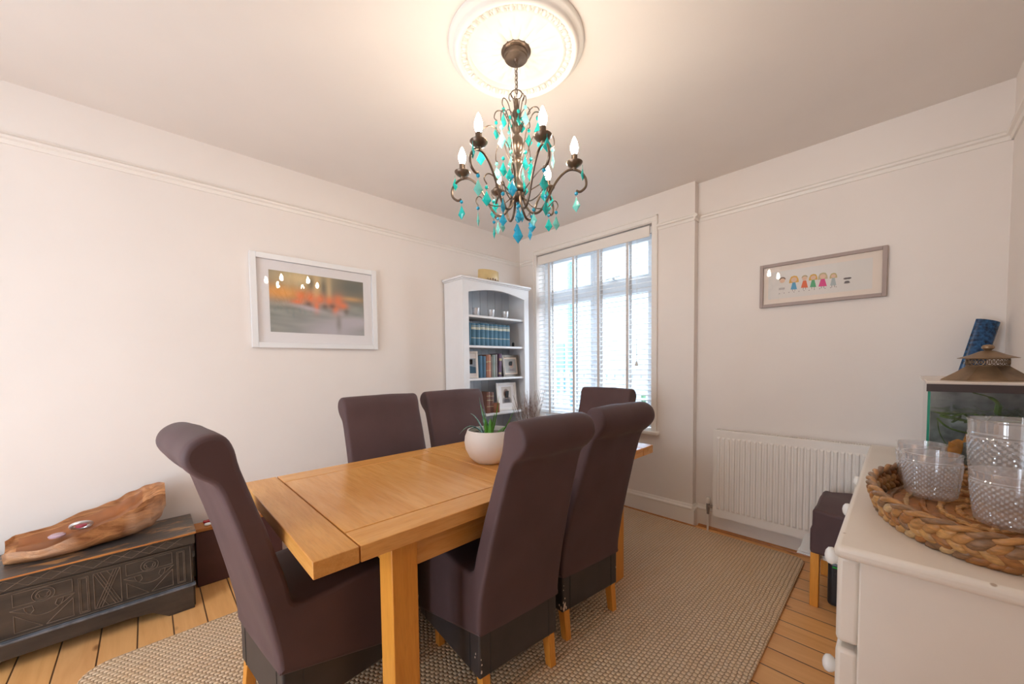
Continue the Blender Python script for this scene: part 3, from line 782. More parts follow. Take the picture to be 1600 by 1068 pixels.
rear = [(0, .295), (-.006, .36), (-.028, .49), (-.066, .66), (-.100, .80), (-.125, .885), (-.143, .925), (-.172, .950), (-.196, .980), (-.203, 1.010), (-.192, 1.040), (-.165, 1.060), (-.135, 1.064), (-.108, 1.052), (-.090, 1.015), (-.078, .955), (-.037, .82), (.008, .66), (.030, .575), (.042, .515), (.070, .495)]
front = [(.17, .497), (.30, .502), (.42, .498), (.475, .480), (.492, .440), (.494, .36), (.492, .150)]
prof = dens(rear, 3) + dens(front, 3)
CW = .440
def make_chair(label):
    t = thing('dining_chair', label, 'chair', (0, 0, 0), 'covered dining chairs round the table', world=False)
    mesh_obj('stretch_cover', loft(B(), prof, CW, .014, .003), M['fabric'], t, ang=50)
    sk = []
    y0, y1, z0, z1 = .006, .486, .13, .33
    bm = bx(-CW / 2 + .008, CW / 2 - .008, y0, y1, z0, z1)
    skirt = mesh_obj('leather_skirt', bm, M['leather'], t, bevel=.008, seg=3)
    for x in (-CW / 2 + .06, CW / 2 - .06): mesh_obj('seam', bx(x, x + .0025, y0 - .0015, y0 + .004, z0 + .003, z1), M['black'], skirt)
    for y in (y0 + .06, y1 - .06):
        for xa in (-CW / 2 + .0065, CW / 2 - .012): mesh_obj('seam', bx(xa, xa + .0055, y, y + .0025, z0 + .003, z1), M['black'], skirt)
    hem = [(-CW / 2 + .004, .0015, .300), (CW / 2 - .004, .0015, .300)]
    bm = tube(B(), hem, .003, 6)
    mesh_obj('hem', bm, M['fabric'], t)
    for x in (-1, 1):
        for y, dy in ((.030, -.018), (.415, .0)):
            bm = B(); cx_ = x * (CW / 2 - (.040 if y < .1 else .075))
            v = []
            for z, h_, oy in ((0, .0165, dy), (.15, .020, 0)):
                v += [bm.verts.new((cx_ + a * h_, y + oy + b * h_, z)) for a, b in ((-1, -1), (1, -1), (1, 1), (-1, 1))]
            ring(bm, v[:4], v[4:]); bm.faces.new(v[:4][::-1]); bm.faces.new(v[4:])
            mesh_obj('leg', bm, M['oakz'], t, bevel=.002)
    return t
chair = make_chair('brown covered dining chair nearest the camera, half hidden on the right of the table')
def place(o, x, y, rz): o.location = (x, y, RT - .0005); o.rotation_euler = (0, 0, rz)
place(chair, 1.937, -1.978, PI / 2 - .09)                       # right side near
chair['label'] = 'brown covered dining chair on the near side, the one nearer the front table leg'
c2 = dup(chair, (1.925, -1.488, RT - .0005), PI / 2 - .12, 'brown covered dining chair on the near side with a white scuffed rear corner')
c3 = dup(chair, (1.40, -2.735, RT - .0005), .105, 'brown covered dining chair at the table end, leftmost in the photo beside the trunk')
c4 = dup(chair, (.83, -1.94, RT - .0005), -PI / 2 + .0, 'brown covered dining chair against the left wall side, nearer the framed print')
c5 = dup(chair, (.82, -1.392, RT - .0005), -PI / 2 - .01, 'brown covered dining chair in front of the white bookcase')
c6 = dup(chair, (1.425, -.677, RT - .0005), PI + .02, 'brown covered dining chair at the far table end under the window blind')
for c_ in (c4, c5): c_.scale.x = 1.08
for c_ in (chair, c2): c_.scale.x = .91
c6.scale = (.93, .95, 1)
def narrowed(root, k_, sh_):
    for c_ in root.children:
        if c_.name.startswith('stretch_cover'):
            me = c_.data.copy(); c_.data = me
            for v in me.vertices:
                f = max(0, min(1, (v.co.z - .45) / .5)); v.co.x = v.co.x * (1 + (k_ - 1) * f) + sh_ * f
narrowed(chair, .86, .022); narrowed(c2, .88, .026)
def flakes(parent, pts, name='scuff'):
    bm = B()
    for (x, y, z, s_, ax) in pts:
        k = 7; ps = []
        for q in range(k):
            a = 2 * PI * q / k; rr = s_ * rnd.uniform(.5, 1.2)
            if ax == 'y': ps.append((x + rr * cos(a), y, z + rr * 1.6 * sin(a)))
            else: ps.append((x, y + rr * cos(a), z + rr * 1.6 * sin(a)))
        bot = [bm.verts.new(p) for p in ps]
        dv = Vector((0, -.0012, 0)) if ax == 'y' else Vector((.0012 * (1 if x > 0 else -1), 0, 0))
        top = [bm.verts.new(Vector(p) + dv) for p in ps]
        ring(bm, bot, top); bm.faces.new(top)
    mesh_obj(name, bm, M['scuff'], parent)['label'] = 'pale scuffed patch where the leather has worn away'
xs_ = -CW / 2 + .012
flakes(c2, [(xs_ + .004, .0055, .150, .007, 'y'), (xs_ + .010, .0055, .165, .008, 'y'), (xs_ + .002, .0055, .178, .004, 'y'), (xs_ + .012, .0055, .195, .003, 'y'), (xs_ + .003, .0055, .235, .002, 'y'), (xs_ + .004, .0055, .255, .002, 'y'), (xs_ + .02, .0055, .15, .006, 'y'),
            (-CW / 2 + .0085, .014, .150, .006, 'x'), (-CW / 2 + .0085, .025, .160, .005, 'x'), (-xs_ - .005, .0055, .215, .003, 'y')])
flakes(chair, [(xs_ + .004, .0055, .160, .004, 'y'), (xs_ + .006, .0055, .185, .003, 'y'), (xs_ + .003, .0055, .205, .003, 'y'), (-CW / 2 + .0085, .03, .215, .0035, 'x'), (-CW / 2 + .0085, .035, .20, .003, 'x')])

# ================================================================= PLANT POT
PX, PY = 1.462, -1.722
pt = thing('potted_aloe', 'aloe with striped leaves in a round white ceramic pot on the table', 'potted plant', (PX, PY, TZ))
mesh_obj('pot', lathe(B(), [(.062, 0), (.074, .004), (.102, .030), (.122, .070), (.128, .105), (.125, .135), (.115, .160), (.112, .168), (.107, .168), (.108, .158), (.116, .13), (.114, .11), (.0, .108)], 48, (PX, PY, TZ), caps=False), M['ceramic'], pt, ang=60)
mesh_obj('soil', lathe(B(), [(.0, .146), (.110, .144), (.112, .12), (.0, .115)], 24, (PX, PY, TZ), caps=False), M['soil'], pt)
def leaf(base, tip, sag, wd, mat):
    b, t = Vector(base), Vector(tip); bm = B(); n = 12; R_, L_, T_ = [], [], []
    side = (t - b).cross(Vector((0, 0, 1)));
    if side.length < 1e-4: side = Vector((1, 0, 0))
    side.normalize(); rows = []
    for i in range(n + 1):
        f = i / n; p = b.lerp(t, f) + Vector((0, 0, sag * 4 * f * (1 - f)))
        w_ = wd * 1.35 * (1 - f) ** .6 + .0006; th = w_ * .45
        nrm = side.cross(t - b).normalized()
        rows.append([bm.verts.new(p + side * w_ + nrm * th * .6), bm.verts.new(p), bm.verts.new(p - side * w_ + nrm * th * .6), bm.verts.new(p - nrm * th * 1.1)])
    for a, c in zip(rows, rows[1:]): ring(bm, a, c)
    bm.faces.new(rows[0]); bm.faces.new(rows[-1])
    mesh_obj('leaf', bm, M[mat], pt, ang=60)
rt = r0
def lf(du, dz, dd, sag, w_, m_, bu=0, bd_=0):
    leaf((PX + rt.x * bu - rt.y * bd_, PY + rt.y * bu + rt.x * bd_, TZ + .125), (PX + rt.x * du - rt.y * dd, PY + rt.y * du + rt.x * dd, TZ + .13 + dz), sag, w_, m_)
lf(-.150, .018, -.03, .050, .0075, 'aloe2', -.02); lf(-.120, .012, .03, .040, .007, 'aloe2', -.02); lf(-.098, .120, .0, .028, .0075, 'aloe2', -.02)
lf(-.045, .165, .03, -.014, .009, 'aloe', -.01); lf(-.050, .205, .0, -.030, .0085, 'aloe2', .0); lf(-.030, .150, -.03, -.006, .009, 'aloe2', .01)
lf(.052, .210, .0, -.038, .0095, 'aloe', .0); lf(.030, .125, -.03, -.012, .010, 'aloe', .0, -.02); lf(.128, .135, .0, -.030, .009, 'aloe', .02)
lf(.148, .070, .0, -.012, .0085, 'aloe', .03); lf(.010, .10, -.04, .004, .013, 'aloe', .008, -.03); lf(-.018, .10, -.04, .0, .010, 'aloe', -.012, -.02)
lf(.100, .045, .05, .012, .008, 'aloe', .03, .02)

# ================================================================= BOOKCASE
SX0, SX1, SY0, SY1, SZ = .022, .300, -1.005, -.185, 2.005
bc = thing('bookcase', 'tall white painted bookcase with an arched top in the corner', 'bookcase', ((SX0 + SX1) / 2, (SY0 + SY1) / 2, 0))
mesh_obj('side_panel', bx(SX0, SX1 - .018, SY0, SY0 + .020, 0, SZ), M['shelfw'], bc, bevel=.002)
mesh_obj('side_panel', bx(SX0, SX1 - .018, SY1 - .020, SY1, 0, SZ), M['shelfw'], bc, bevel=.002)
bm = B(); box(bm, SX1 - .018, SX1, SY0, SY0 + .062, 0, SZ); box(bm, SX1 - .018, SX1, SY1 - .062, SY1, 0, SZ); box(bm, SX1 - .018, SX1, SY0 + .062, SY1 - .062, 0, .09)
ya, yb = SY0 + .062, SY1 - .062
top = [(ya, SZ)] + [(ya + (yb - ya) * i / 16, 1.893 + .048 * sin(PI * i / 16)) for i in range(17)] + [(yb, SZ)]
prism(bm, top, 'x', SX1 - .018, SX1)
mesh_obj('face_frame', bm, M['shelfw'], bc, ang=30)
bm = B(); box(bm, SX0, SX1 + .020, SY0 - .022, SY1 + .022, SZ, SZ + .018); box(bm, SX0, SX1 + .010, SY0 - .012, SY1 + .012, SZ - .012, SZ)
mesh_obj('cornice', bm, M['shelfw'], bc, bevel=.004)
bm = B(); nb = 8
for k in range(nb): box(bm, SX0 + .002, SX0 + .012, ya - .04 + k * (yb - ya + .08) / nb + .001, ya - .04 + (k + 1) * (yb - ya + .08) / nb - .001, .02, SZ - .01)
box(bm, SX0, SX0 + .006, SY0 + .02, SY1 - .02, .02, SZ - .005)
mesh_obj('back_panel', bm, M['shelfb'], bc, bevel=.0015, seg=1)
SHZ = (1.700, 1.430, 1.135, .800, .45, .09)
for z in SHZ: mesh_obj('shelf', bx(SX0 + .012, SX1 - .020, SY0 + .020, SY1 - .020, z - .020, z), M['shelfw'], bc, bevel=.003)

# on top: oval candle shade
v_ = thing('oval_vase', 'oval amber and cream glass vase on top of the bookcase', 'vase', (.17, -.60, SZ + .018))
mesh_obj('body', lathe(B(), [(.95, 0), (1, .01), (1.02, .06), (1, .12), (.97, .122), (.95, .115), (.95, .012), (.0, .01)], 40, (.17, -.60, SZ + .0185), (.062, .118), caps=False), plain('amber_cream_glass', (.78, .58, .28), .35, var=.1, nsc=8), v_, ang=60)
bm = B()
for k in range(26):
    y = -.69 + k * .0068 + rnd.uniform(-.003, .003); hh = rnd.uniform(.012, .04)
    xx = .17 + .0645 * math.sqrt(max(0, 1 - ((y + .60) / .121) ** 2))
    box(bm, xx - .001, xx + .0012, y, y + rnd.uniform(.004, .009), SZ + .025, SZ + .025 + hh)
mesh_obj('painted_pattern', bm, plain('dark_brown_glaze', (.22, .12, .07), .5), v_)

# shelf 1: three silver cups
def cup(y, label):
    t = thing('tealight_cup', label, 'candle holder', (.20, y, SHZ[0]), 'silver cups on the top shelf')
    mesh_obj('cup', lathe(B(), [(.024, 0), (.027, .003), (.034, .070), (.035, .074), (.031, .074), (.024, .008), (.0, .007)], 24, (.20, y, SHZ[0] + .0005), caps=False), M['silver'], t, ang=60)
    mesh_obj('candle', lathe(B(), [(.0245, .009), (.027, .030), (.0, .031)], 16, (.20, y, SHZ[0] + .0005)), M['ceramic'], t)
cup(-.785, 'leftmost of three silver tealight cups on the top shelf'); cup(-.600, 'middle of three silver tealight cups on the top shelf'); cup(-.415, 'rightmost of three silver tealight cups on the top shelf')

# books
def book(y0, y1, z0, h_, dep, col, label, group, bands=None, tilt=0, lab=None):
    t = thing('book', label, 'book', (.24 - dep / 2, (y0 + y1) / 2, z0), group, world=False)
    w_ = (y1 - y0) / 2; m_ = BM.setdefault(col, plain('book_cloth', col, .6, var=.12, nsc=20))
    bm = B(); pr_ = [(-dep / 2, -w_), (dep / 2 - .004, -w_), (dep / 2, -w_ * .55), (dep / 2 + .0015, 0), (dep / 2, w_ * .55), (dep / 2 - .004, w_), (-dep / 2, w_), (-dep / 2, w_ - .0025), (dep / 2 - .008, w_ - .0025), (dep / 2 - .008, -w_ + .0025), (-dep / 2, -w_ + .0025)]
    prism(bm, pr_, 'z', 0.0005, h_)
    mesh_obj('cover', bm, m_, t)
    mesh_obj('pages', bx(-dep / 2 + .004, dep / 2 - .0085, -w_ + .0027, w_ - .0027, .004, h_ - .004), M['pages'], t)
    if bands:
        bm = B()
        for (a, b) in bands: prism(bm, [(dep / 2 - .003, -w_ - .0003), (dep / 2 + .0006, -w_ * .55), (dep / 2 + .0022, 0), (dep / 2 + .0006, w_ * .55), (dep / 2 - .003, w_ + .0003)], 'z', h_ * a, h_ * b)
        mesh_obj('spine_label', bm, lab or M['goldlab'], t)
    t.rotation_euler = (tilt, 0, 0)
    return t
BM = {}
M['goldlab'] = plain('gilt_spine_label', (.50, .52, .42), .5, var=.2, nsc=80)
M['goldline'] = plain('gilt_spine_line', (.45, .38, .20), .4)
ordn = ['leftmost', 'second', 'third', 'fourth', 'fifth', 'sixth', 'seventh', 'eighth', 'ninth', 'rightmost']
y = -.905
for k in range(10):
    w_ = .034 if k == 0 else .0535
    c = (.02, .12, .20) if k == 0 else (.038, .135, .215)
    lb = 'plain darker blue volume at the left end of the blue row' if k == 0 else (ordn[k] + (' of' if k == 9 else ' from the left of') + ' the blue matching volumes with gilt spine bands')
    book(y, y + w_ - .0012, SHZ[1], .205 + rnd.uniform(-.003, .003), .15, c, lb, 'blue volumes on the second shelf', None if k == 0 else [(.72, .84), (.33, .36), (.88, .9)])
    y += w_
t = thing('small_black_figurine', 'tiny black ornament at the right end of the blue book row', 'ornament', (.20, -.31, SHZ[1]))
mesh_obj('body', lathe(B(), [(.016, 0), (.018, .006), (.010, .015), (.014, .03), (.010, .042), (.002, .048)], 16, (.20, -.31, SHZ[1] + .0005)), M['black'], t)
cols = [((.03, .11, .19), .205, .045, 'dark blue book on the third shelf, nearest the leaning photo'), ((.035, .10, .17), .20, .043, 'slim dark blue book on the third shelf beside the brown books'),
        ((.30, .13, .08), .21, .020, 'narrow red-brown book on the third shelf'), ((.46, .20, .12), .215, .040, 'tan orange book with banded spine on the third shelf'), ((.24, .19, .17), .20, .018, 'thin grey-brown book on the third shelf'),
        ((.22, .27, .25), .215, .038, 'wide grey-green book on the third shelf'), ((.28, .27, .25), .218, .026, 'pale grey book on the third shelf')]
y = -.790
for k, (c, h_, w_, lb) in enumerate(cols):
    book(y, y + w_ - .001, SHZ[2], h_, .15, c, lb, 'mixed books on the third shelf', [(.3, .33), (.68, .72)] if k in (2, 3) else None, 0, M['goldline']); y += w_
book(y + .014, y + .014 + .034, SHZ[2] + .001, .225, .15, (.13, .07, .13), 'purple book leaning at the right end of the mixed books', 'mixed books on the third shelf', [(.12, .2), (.7, .8)], -.055, M['goldline'])
book(-.700, -.655, SHZ[3], .20, .14, (.22, .09, .06), 'tall brown book on the fourth shelf, farther left', 'brown books on the fourth shelf', [(.3, .33), (.6, .63), (.8, .83)], 0, M['goldline'])
book(-.653, -.610, SHZ[3], .195, .14, (.17, .075, .055), 'tall darker brown book beside the portrait photo', 'brown books on the fourth shelf', [(.3, .33), (.6, .63), (.8, .83)], 0, M['goldline'])
t = thing('leather_box', 'small round tan leather box in front of the brown books', 'box', (.27, -.60, SHZ[3]))
mesh_obj('body', lathe(B(), [(.034, 0), (.036, .004), (.036, .070)], 24, (.235, -.585, SHZ[3] + .0005)), plain('tan_leather', (.36, .14, .07), .5, var=.2, nsc=30), t)
mesh_obj('lid', lathe(B(), [(.038, .070), (.038, .086), (.034, .090)], 24, (.235, -.585, SHZ[3] + .0005)), plain('dark_tan_leather', (.30, .11, .06), .5), t)
t.location = (.235, -.585, SHZ[3]); OFF[t.name] = Vector(t.location)
for c_ in t.children: c_.data.transform(Matrix.Translation((.27 - .235, -.60 + .585, 0)))

def photo(cx_, cy_, z, wd, hg, fw, fmat, mmat, label, tilt, rz, kind):
    t = thing('photo_frame', label, 'photo frame', (cx_, cy_, z), None, world=False)
    def L(o): o.rotation_euler = (0, -tilt, 0); return o
    bm = B()
    for (a, b, c, e) in ((-wd / 2, -wd / 2 + fw, 0, hg), (wd / 2 - fw, wd / 2, 0, hg), (-wd / 2 + fw, wd / 2 - fw, 0, fw), (-wd / 2 + fw, wd / 2 - fw, hg - fw, hg)): box(bm, 0, .014, a, b, c + .0005, e)
    L(mesh_obj('frame', bm, fmat, t, bevel=.0015))
    L(mesh_obj('mount', bx(.002, .006, -wd / 2 + fw, wd / 2 - fw, fw, hg - fw), mmat, t))
    px = [.0064]
    ps = []
    def q_(pts, c): px[0] += .00002; ps.append(([(px[0], a, b) for a, b in pts], c))
    if kind == 1:   # blurred head and shoulders, dark jacket
        q_([(-.060, .070), (.060, .070), (.060, .235), (-.060, .235)], (.62, .57, .52))
        for s_ in range(6): f = 1 - s_ * .09; q_(disc(0, .090, .058 * f, .052 * f, 20, -.35, PI + .35), lerp((.40, .36, .35), (.10, .09, .10), s_ / 5))
        for s_ in range(6): f = 1 - s_ * .1; q_(disc(-.005, .165, .035 * f, .050 * f, 20), lerp((.36, .27, .23), (.15, .07, .06), s_ / 5))
        for s_ in range(5): f = 1 - s_ * .14; q_(disc(-.002, .152, .024 * f, .034 * f, 18), lerp((.42, .24, .18), (.62, .36, .28), s_ / 4))
    elif kind == 2:
        q_([(-.075, .035), (.075, .035), (.075, .175), (-.075, .175)], (.46, .47, .46))
        for s_ in range(6): f = 1 - s_ * .1; q_(disc(.01, .055, .055 * f, .045 * f, 18, 0, PI), lerp((.42, .42, .42), (.30, .28, .30), s_ / 5))
        for s_ in range(6): f = 1 - s_ * .12; q_(disc(.01, .115, .033 * f, .042 * f, 18), lerp((.45, .40, .36), (.50, .30, .22), s_ / 5))
    else:
        q_([(-.05, .045), (.05, .045), (.05, .18), (-.05, .18)], (.35, .42, .50)); q_([(-.05, .045), (.05, .045), (.05, .10), (-.05, .12)], (.06, .14, .22))
    L(painted('photograph', ps, t))
    L(mesh_obj('easel_back', prism(B(), [(-.02, .02), (.0, hg * .7), (-.075, .004)], 'y', -.02, .02), M['black'], t)).rotation_euler = (0, 0, 0)
    t.rotation_euler = (0, 0, rz)
    return t
photo(.215, -.868, SHZ[2], .14, .245, .018, M['ceramic'], M['mat'], 'white framed photo leaning at the left end of the third shelf', .10, -.5, 3)
photo(.20, -.345, SHZ[2], .215, .215, .022, plain('dark_pewter_frame', (.20, .17, .14), .35, .4), M['mat2'], 'dark framed small portrait at the right of the third shelf', .12, -.04, 2)
photo(.20, -.400, SHZ[3], .245, .275, .026, M['ceramic'], M['mat'], 'cream framed portrait of a person in a dark jacket on the fourth shelf', .12, -.10, 1)
t = thing('red_bowl', 'small dark red bowl low in the bookcase', 'bowl', (.18, -.40, SHZ[4]))
mesh_obj('body', lathe(B(), [(.03, 0), (.06, .03), (.068, .07), (.062, .10), (.045, .11), (.04, .105), (.055, .07), (.0, .02)], 24, (.18, -.40, SHZ[4] + .0005), caps=False), plain('dark_red_glaze', (.20, .04, .03), .3), t, ang=60)

# dried grass in a floor vase
GX, GY = .485, -.385
t = thing('dried_grass_vase', 'tall floor vase of fine dry twigs between bookcase and window', 'vase', (GX, GY, 0))
mesh_obj('vase', lathe(B(), [(.06, 0), (.075, .02), (.085, .20), (.06, .42), (.04, .50), (.05, .54), (.045, .54), (.035, .50), (.0, .48)], 28, (GX, GY, .0005), caps=False), M['wicker_vase'], t, ang=60)
bm = B()
for k in range(150):
    a = rnd.uniform(0, 2 * PI); sp = rnd.uniform(.01, .165); h_ = rnd.uniform(.84, 1.02)
    p0 = (GX + .02 * cos(a), GY + .02 * sin(a), .50); p2 = (GX + sp * cos(a) - .01, GY + sp * sin(a), h_)
    p1 = ((p0[0] + p2[0]) / 2 + rnd.uniform(-.012, .012), (p0[1] + p2[1]) / 2 + rnd.uniform(-.012, .012), (p0[2] + h_) / 2)
    tube(bm, spline([p0, p1, p2], 3), [.0012] * 6 + [.0006], 4)
tg = mesh_obj('twigs', bm, M['twig'], t); tg['kind'] = 'stuff'

# ================================================================= TRUNK
TKY0, TKY1 = -3.75, -2.836
tk = thing('carved_trunk', 'dark carved wooden chest with geometric panels against the left wall', 'trunk', (.19, (TKY0 + TKY1) / 2, 0))
mesh_obj('body', bx(.045, .345, TKY0, TKY1, .125, .335), M['trunk'], tk, bevel=.003)
bm = bx(.035, .360, TKY0 - .012, TKY1 + .012, .340, .392); mesh_obj('lid_side', bm, M['trunk'], tk, bevel=.003)
lid = mesh_obj('lid_top', bx(.028, .372, TKY0 - .018, TKY1 + .018, .392, .404), M['trunktop'], tk, bevel=.004)
mesh_obj('lid_edge', bx(.3705, .3735, TKY0 - .017, TKY1 + .017, .397, .403), M['orangewood'], lid)['label'] = 'worn orange edge of the lid'
bm = B(); poly = [(TKY0, .125), (TKY0, 0), (TKY0 + .10, 0), (TKY0 + .16, .045), (TKY0 + .25, .055), (TKY1 - .25, .055), (TKY1 - .16, .045), (TKY1 - .10, 0), (TKY1, 0), (TKY1, .125)]
prism(bm, poly, 'x', .335, .362); box(bm, .04, .335, TKY1 - .02, TKY1 + .006, 0, .125); box(bm, .04, .335, TKY0 - .006, TKY0 + .02, 0, .125)
mesh_obj('plinth', bm, M['trunk'], tk, bevel=.003)
mesh_obj('plinth_top', bx(.335, .368, TKY0 - .006, TKY1 + .008, .120, .130), plain('grey_worn_edge', (.20, .21, .24), .35, var=.3, nsc=20), tk, bevel=.002)
cv = B()
def ln(a, b, wd=.0028, x=.3452):
    (y0, z0), (y1, z1) = a, b; dv = Vector((y1 - y0, z1 - z0)); 
    if dv.length < 1e-6: return
    nv = Vector((-dv.y, dv.x)).normalized() * wd / 2
    v = []
    for xx, s_ in ((x, 1.0), (x + .0022, .5)):
        for (yy, zz, sg) in ((y0, z0, 1), (y1, z1, 1), (y1, z1, -1), (y0, z0, -1)): v.append(cv.verts.new((xx, yy + nv.x * sg * s_, zz + nv.y * sg * s_)))
    ring(cv, v[:4], v[4:]); cv.faces.new(v[4:])
def pline(ps, wd=.0028, x=.3452, close=False):
    for a, b in zip(ps, ps[1:] + ([ps[0]] if close else [])): 
        if b is not ps[0] or close: ln(a, b, wd, x)
def rect(y0, y1, z0, z1, **k): pline([(y0, z0), (y1, z0), (y1, z1), (y0, z1)], close=True, **k)
zL, zH = .145, .322
for off in (0, .334, -.334, -.668):
    a = -3.080 + off; b = a + .165
    if a < TKY0 + .01 or b + .05 > TKY1: continue
    rect(a, b, .262, .318); pline(disc((a + b) / 2, .285, .032, .030, 20), close=True); pline(disc((a + b) / 2, .285, .021, .019, 16), close=True)
    pline([(a + .066, .292), (a + .072, .286), (a + .072, .276), (a + .08, .272)]); pline([(a + .099, .292), (a + .093, .286), (a + .093, .276), (a + .085, .272)])
    pline([(a - .01, .248), (a + .05, .248)] + disc(a + .045, .248, .006, .006, 3)[:0] + [(a + .055, .228), (a + .045, .215), (a - .01, .248)])
    pline([(b + .005, .252), (b - .045, .248), (b - .052, .228), (b - .042, .215), (b + .005, .252)])
    pline(disc((a + b) / 2, .248, .055, .050, 12, PI, 2 * PI))
    pline([(a, .150), (a, .225), (a + .075, .150)], close=True); pline([(b, .150), (b, .232), (b - .08, .150)], close=True)
    rect(b + .018, b + .048, .148, .312); rect(b + .023, b + .043, .153, .307)
    x0 = b + .064; x1 = a + .334 - .018
    if x1 < TKY1 - .01:
        rect(x0, x1, .148, .314)
        for dd in (-.010, 0, .010):
            ln((x0 + .012 + dd, .150), (x1 - .012 + dd, .312)); ln((x0 + .012 + dd, .312), (x1 - .012 + dd, .150))
        ln(((x0 + x1) / 2, .150), ((x0 + x1) / 2 - .02, .19)); ln(((x0 + x1) / 2, .312), ((x0 + x1) / 2 + .02, .275))
rect(TKY0 + .008, TKY1 - .008, .136, .328)
zz_ = [(TKY0 + .01 + k * .062, .348 if k % 2 else .386) for k in range(15)]
pline(zz_, x=.3602); pline([(y_, .348 if z_ > .37 else .386) for y_, z_ in zz_[::1]], wd=.002, x=.3602)
mesh_obj('carving', cv, plain('rubbed_carved_edges', (.21, .155, .115), .5, var=.25, nsc=20), tk)

# driftwood bowl on the trunk
bm = B(); NU, NV = 60, 36; rows = []
kx = [(-3.455, .06, .405, .50, .05), (-3.43, .12, .404, .515, .05), (-3.34, .19, .404, .515, .05), (-3.22, .22, .4045, .545, .06), (-3.12, .21, .406, .575, .065), (-3.05, .20, .410, .605, .06), (-2.99, .17, .425, .635, .045), (-2.95, .14, .46, .645, .03), (-2.925, .08, .52, .635, .01)]
def kk(yv, i):
    for a, b in zip(kx, kx[1:]):
        if yv <= b[0]: t = (yv - a[0]) / (b[0] - a[0]); t = t * t * (3 - 2 * t); return a[i] + (b[i] - a[i]) * t
    return kx[-1][i]
inner = set()
for iu in range(NU + 1):
    yv = kx[0][0] + (kx[-1][0] - kx[0][0]) * iu / NU; wv, zb, zt_, dp = (kk(yv, q) for q in (1, 2, 3, 4)); row = []
    for iv in range(NV):
        a = 2 * PI * iv / NV; cx_ = .185 + .02 * sin(yv * 9)
        sx_ = cos(a); sz_ = sin(a)
        X = cx_ + wv / 2 * (abs(sx_) ** .8) * (1 if sx_ > 0 else -1)
        if sz_ < 0: Z = zt_ - .04 * (1 if sx_ > 0 else .0) * 1 + (zt_ - zb) * (-(abs(sz_) ** .75)); Z = zb + (zt_ - (.045 if sx_ > 0 else 0) * min(1, abs(sx_) * 2) - zb) * (1 - abs(sz_) ** .75)
        else: Z = zt_ - .045 * min(1, abs(sx_) * 2) * (1 if sx_ > 0 else 0) - dp * sz_ ** .8
        nn = noise.noise(Vector((X * 18, yv * 5, Z * 18))) * .010 + noise.noise(Vector((X * 50, yv * 12, Z * 50))) * .004
        if sz_ > .1: nn *= .3
        X += nn * sx_; Z = max(.4045, Z + nn * (0 if Z < zb + .01 else 1))
        row.append(bm.verts.new((X, yv, Z)))
    rows.append(row)
for iu, (a, b) in enumerate(zip(rows, rows[1:])):
    for i in range(NV):
        f = bm.faces.new((a[i], a[(i + 1) % NV], b[(i + 1) % NV], b[i]))
        if 2 <= i <= 15 and 3 < iu < 50: f.material_index = 1
bm.faces.new(rows[0][::-1]); bm.faces.new(rows[-1])
dw = mesh_obj('driftwood_bowl', bm, None, mats=[M['drift'], M['driftin']], ang=60)
tag(dw, 'rough hollowed driftwood bowl lying on the dark carved trunk', 'bowl')
t = thing('trinket_ring', 'small silver and pink ring trinket lying in the driftwood bowl', 'trinket', (.19, -3.235, .50))
mesh_obj('ring', tube(B(), [(.205 + .032 * cos(q * PI / 12), -3.225 + .034 * sin(q * PI / 12), .515 + .022 * cos(q * PI / 12)) for q in range(24)], .007, 8, closed=True), M['silver'], t)
mesh_obj('gem', lathe(B(), [(.018, 0), (.020, .008), (.010, .014)], 16, (.205, -3.225, .508)), plain('pink_enamel', (.55, .09, .14), .3), t)
mesh_obj('band', lathe(B(), [(.026, 0), (.028, .006), (.020, .012)], 20, (.215, -3.30, .487)), plain('pale_pink_enamel', (.60, .42, .50), .3), t)

# box between trunk and wall
t = thing('record_box', 'dark maroon box with an orange wooden lid beside the trunk', 'box', (.07, -2.50, 0))
mesh_obj('body', bx(.035, .145, -2.808, -2.38, 0.0, .318), M['darkbox'], t, bevel=.003)
mesh_obj('lid', bx(.030, .150, -2.812, -2.376, .318, .338), M['orangewood'], t, bevel=.003)
t = thing('red_tin', 'small red item on the orange lid of the maroon box', 'tin', (.06, -2.74, .338))
mesh_obj('tin', bx(.045, .075, -2.765, -2.72, .3385, .350), plain('red_enamel', (.45, .02, .03), .3), t, bevel=.003)
t = thing('white_pebble', 'small white pebble on the orange lid of the maroon box', 'pebble', (.11, -2.75, .338))
mesh_obj('stone', lathe(B(), [(.006, 0), (.018, .005), (.016, .011), (.004, .014)], 16, (.115, -2.748, .3385)), M['paper'], t)

# ================================================================= CHEST OF DRAWERS
CHX0, CHY0, CHY1, CHZ = 2.833, -1.936, -.590, .870
cd_ = thing('chest_of_drawers', 'cream painted chest of drawers with round white knobs at the right', 'chest of drawers', (3.06, (CHY0 + CHY1) / 2, 0))
prof_top = [(CHX0 + .012, CHZ), (CHX0 + .003, CHZ - .004), (CHX0, CHZ - .012), (CHX0 + .003, CHZ - .022), (CHX0 + .012, CHZ - .027), (XR - .02, CHZ - .027), (XR - .02, CHZ)]
mesh_obj('top', bx(CHX0, XR - .02, CHY0, CHY1, CHZ - .028, CHZ), M['chest'], cd_, bevel=.011, seg=4)
mesh_obj('carcase', bx(CHX0 + .040, XR - .025, CHY0 + .022, CHY1 - .02, .06, CHZ - .028), M['chest'], cd_, bevel=.003)
mesh_obj('plinth', bx(CHX0 + .05, XR - .03, CHY0 + .03, CHY1 - .03, 0, .06), M['chest'], cd_)
rowsz = [(.648, .838), (.356, .634), (.075, .342)]
yl = [CHY0 + .024 + k * (CHY1 - CHY0 - .048) / 3 for k in range(4)]
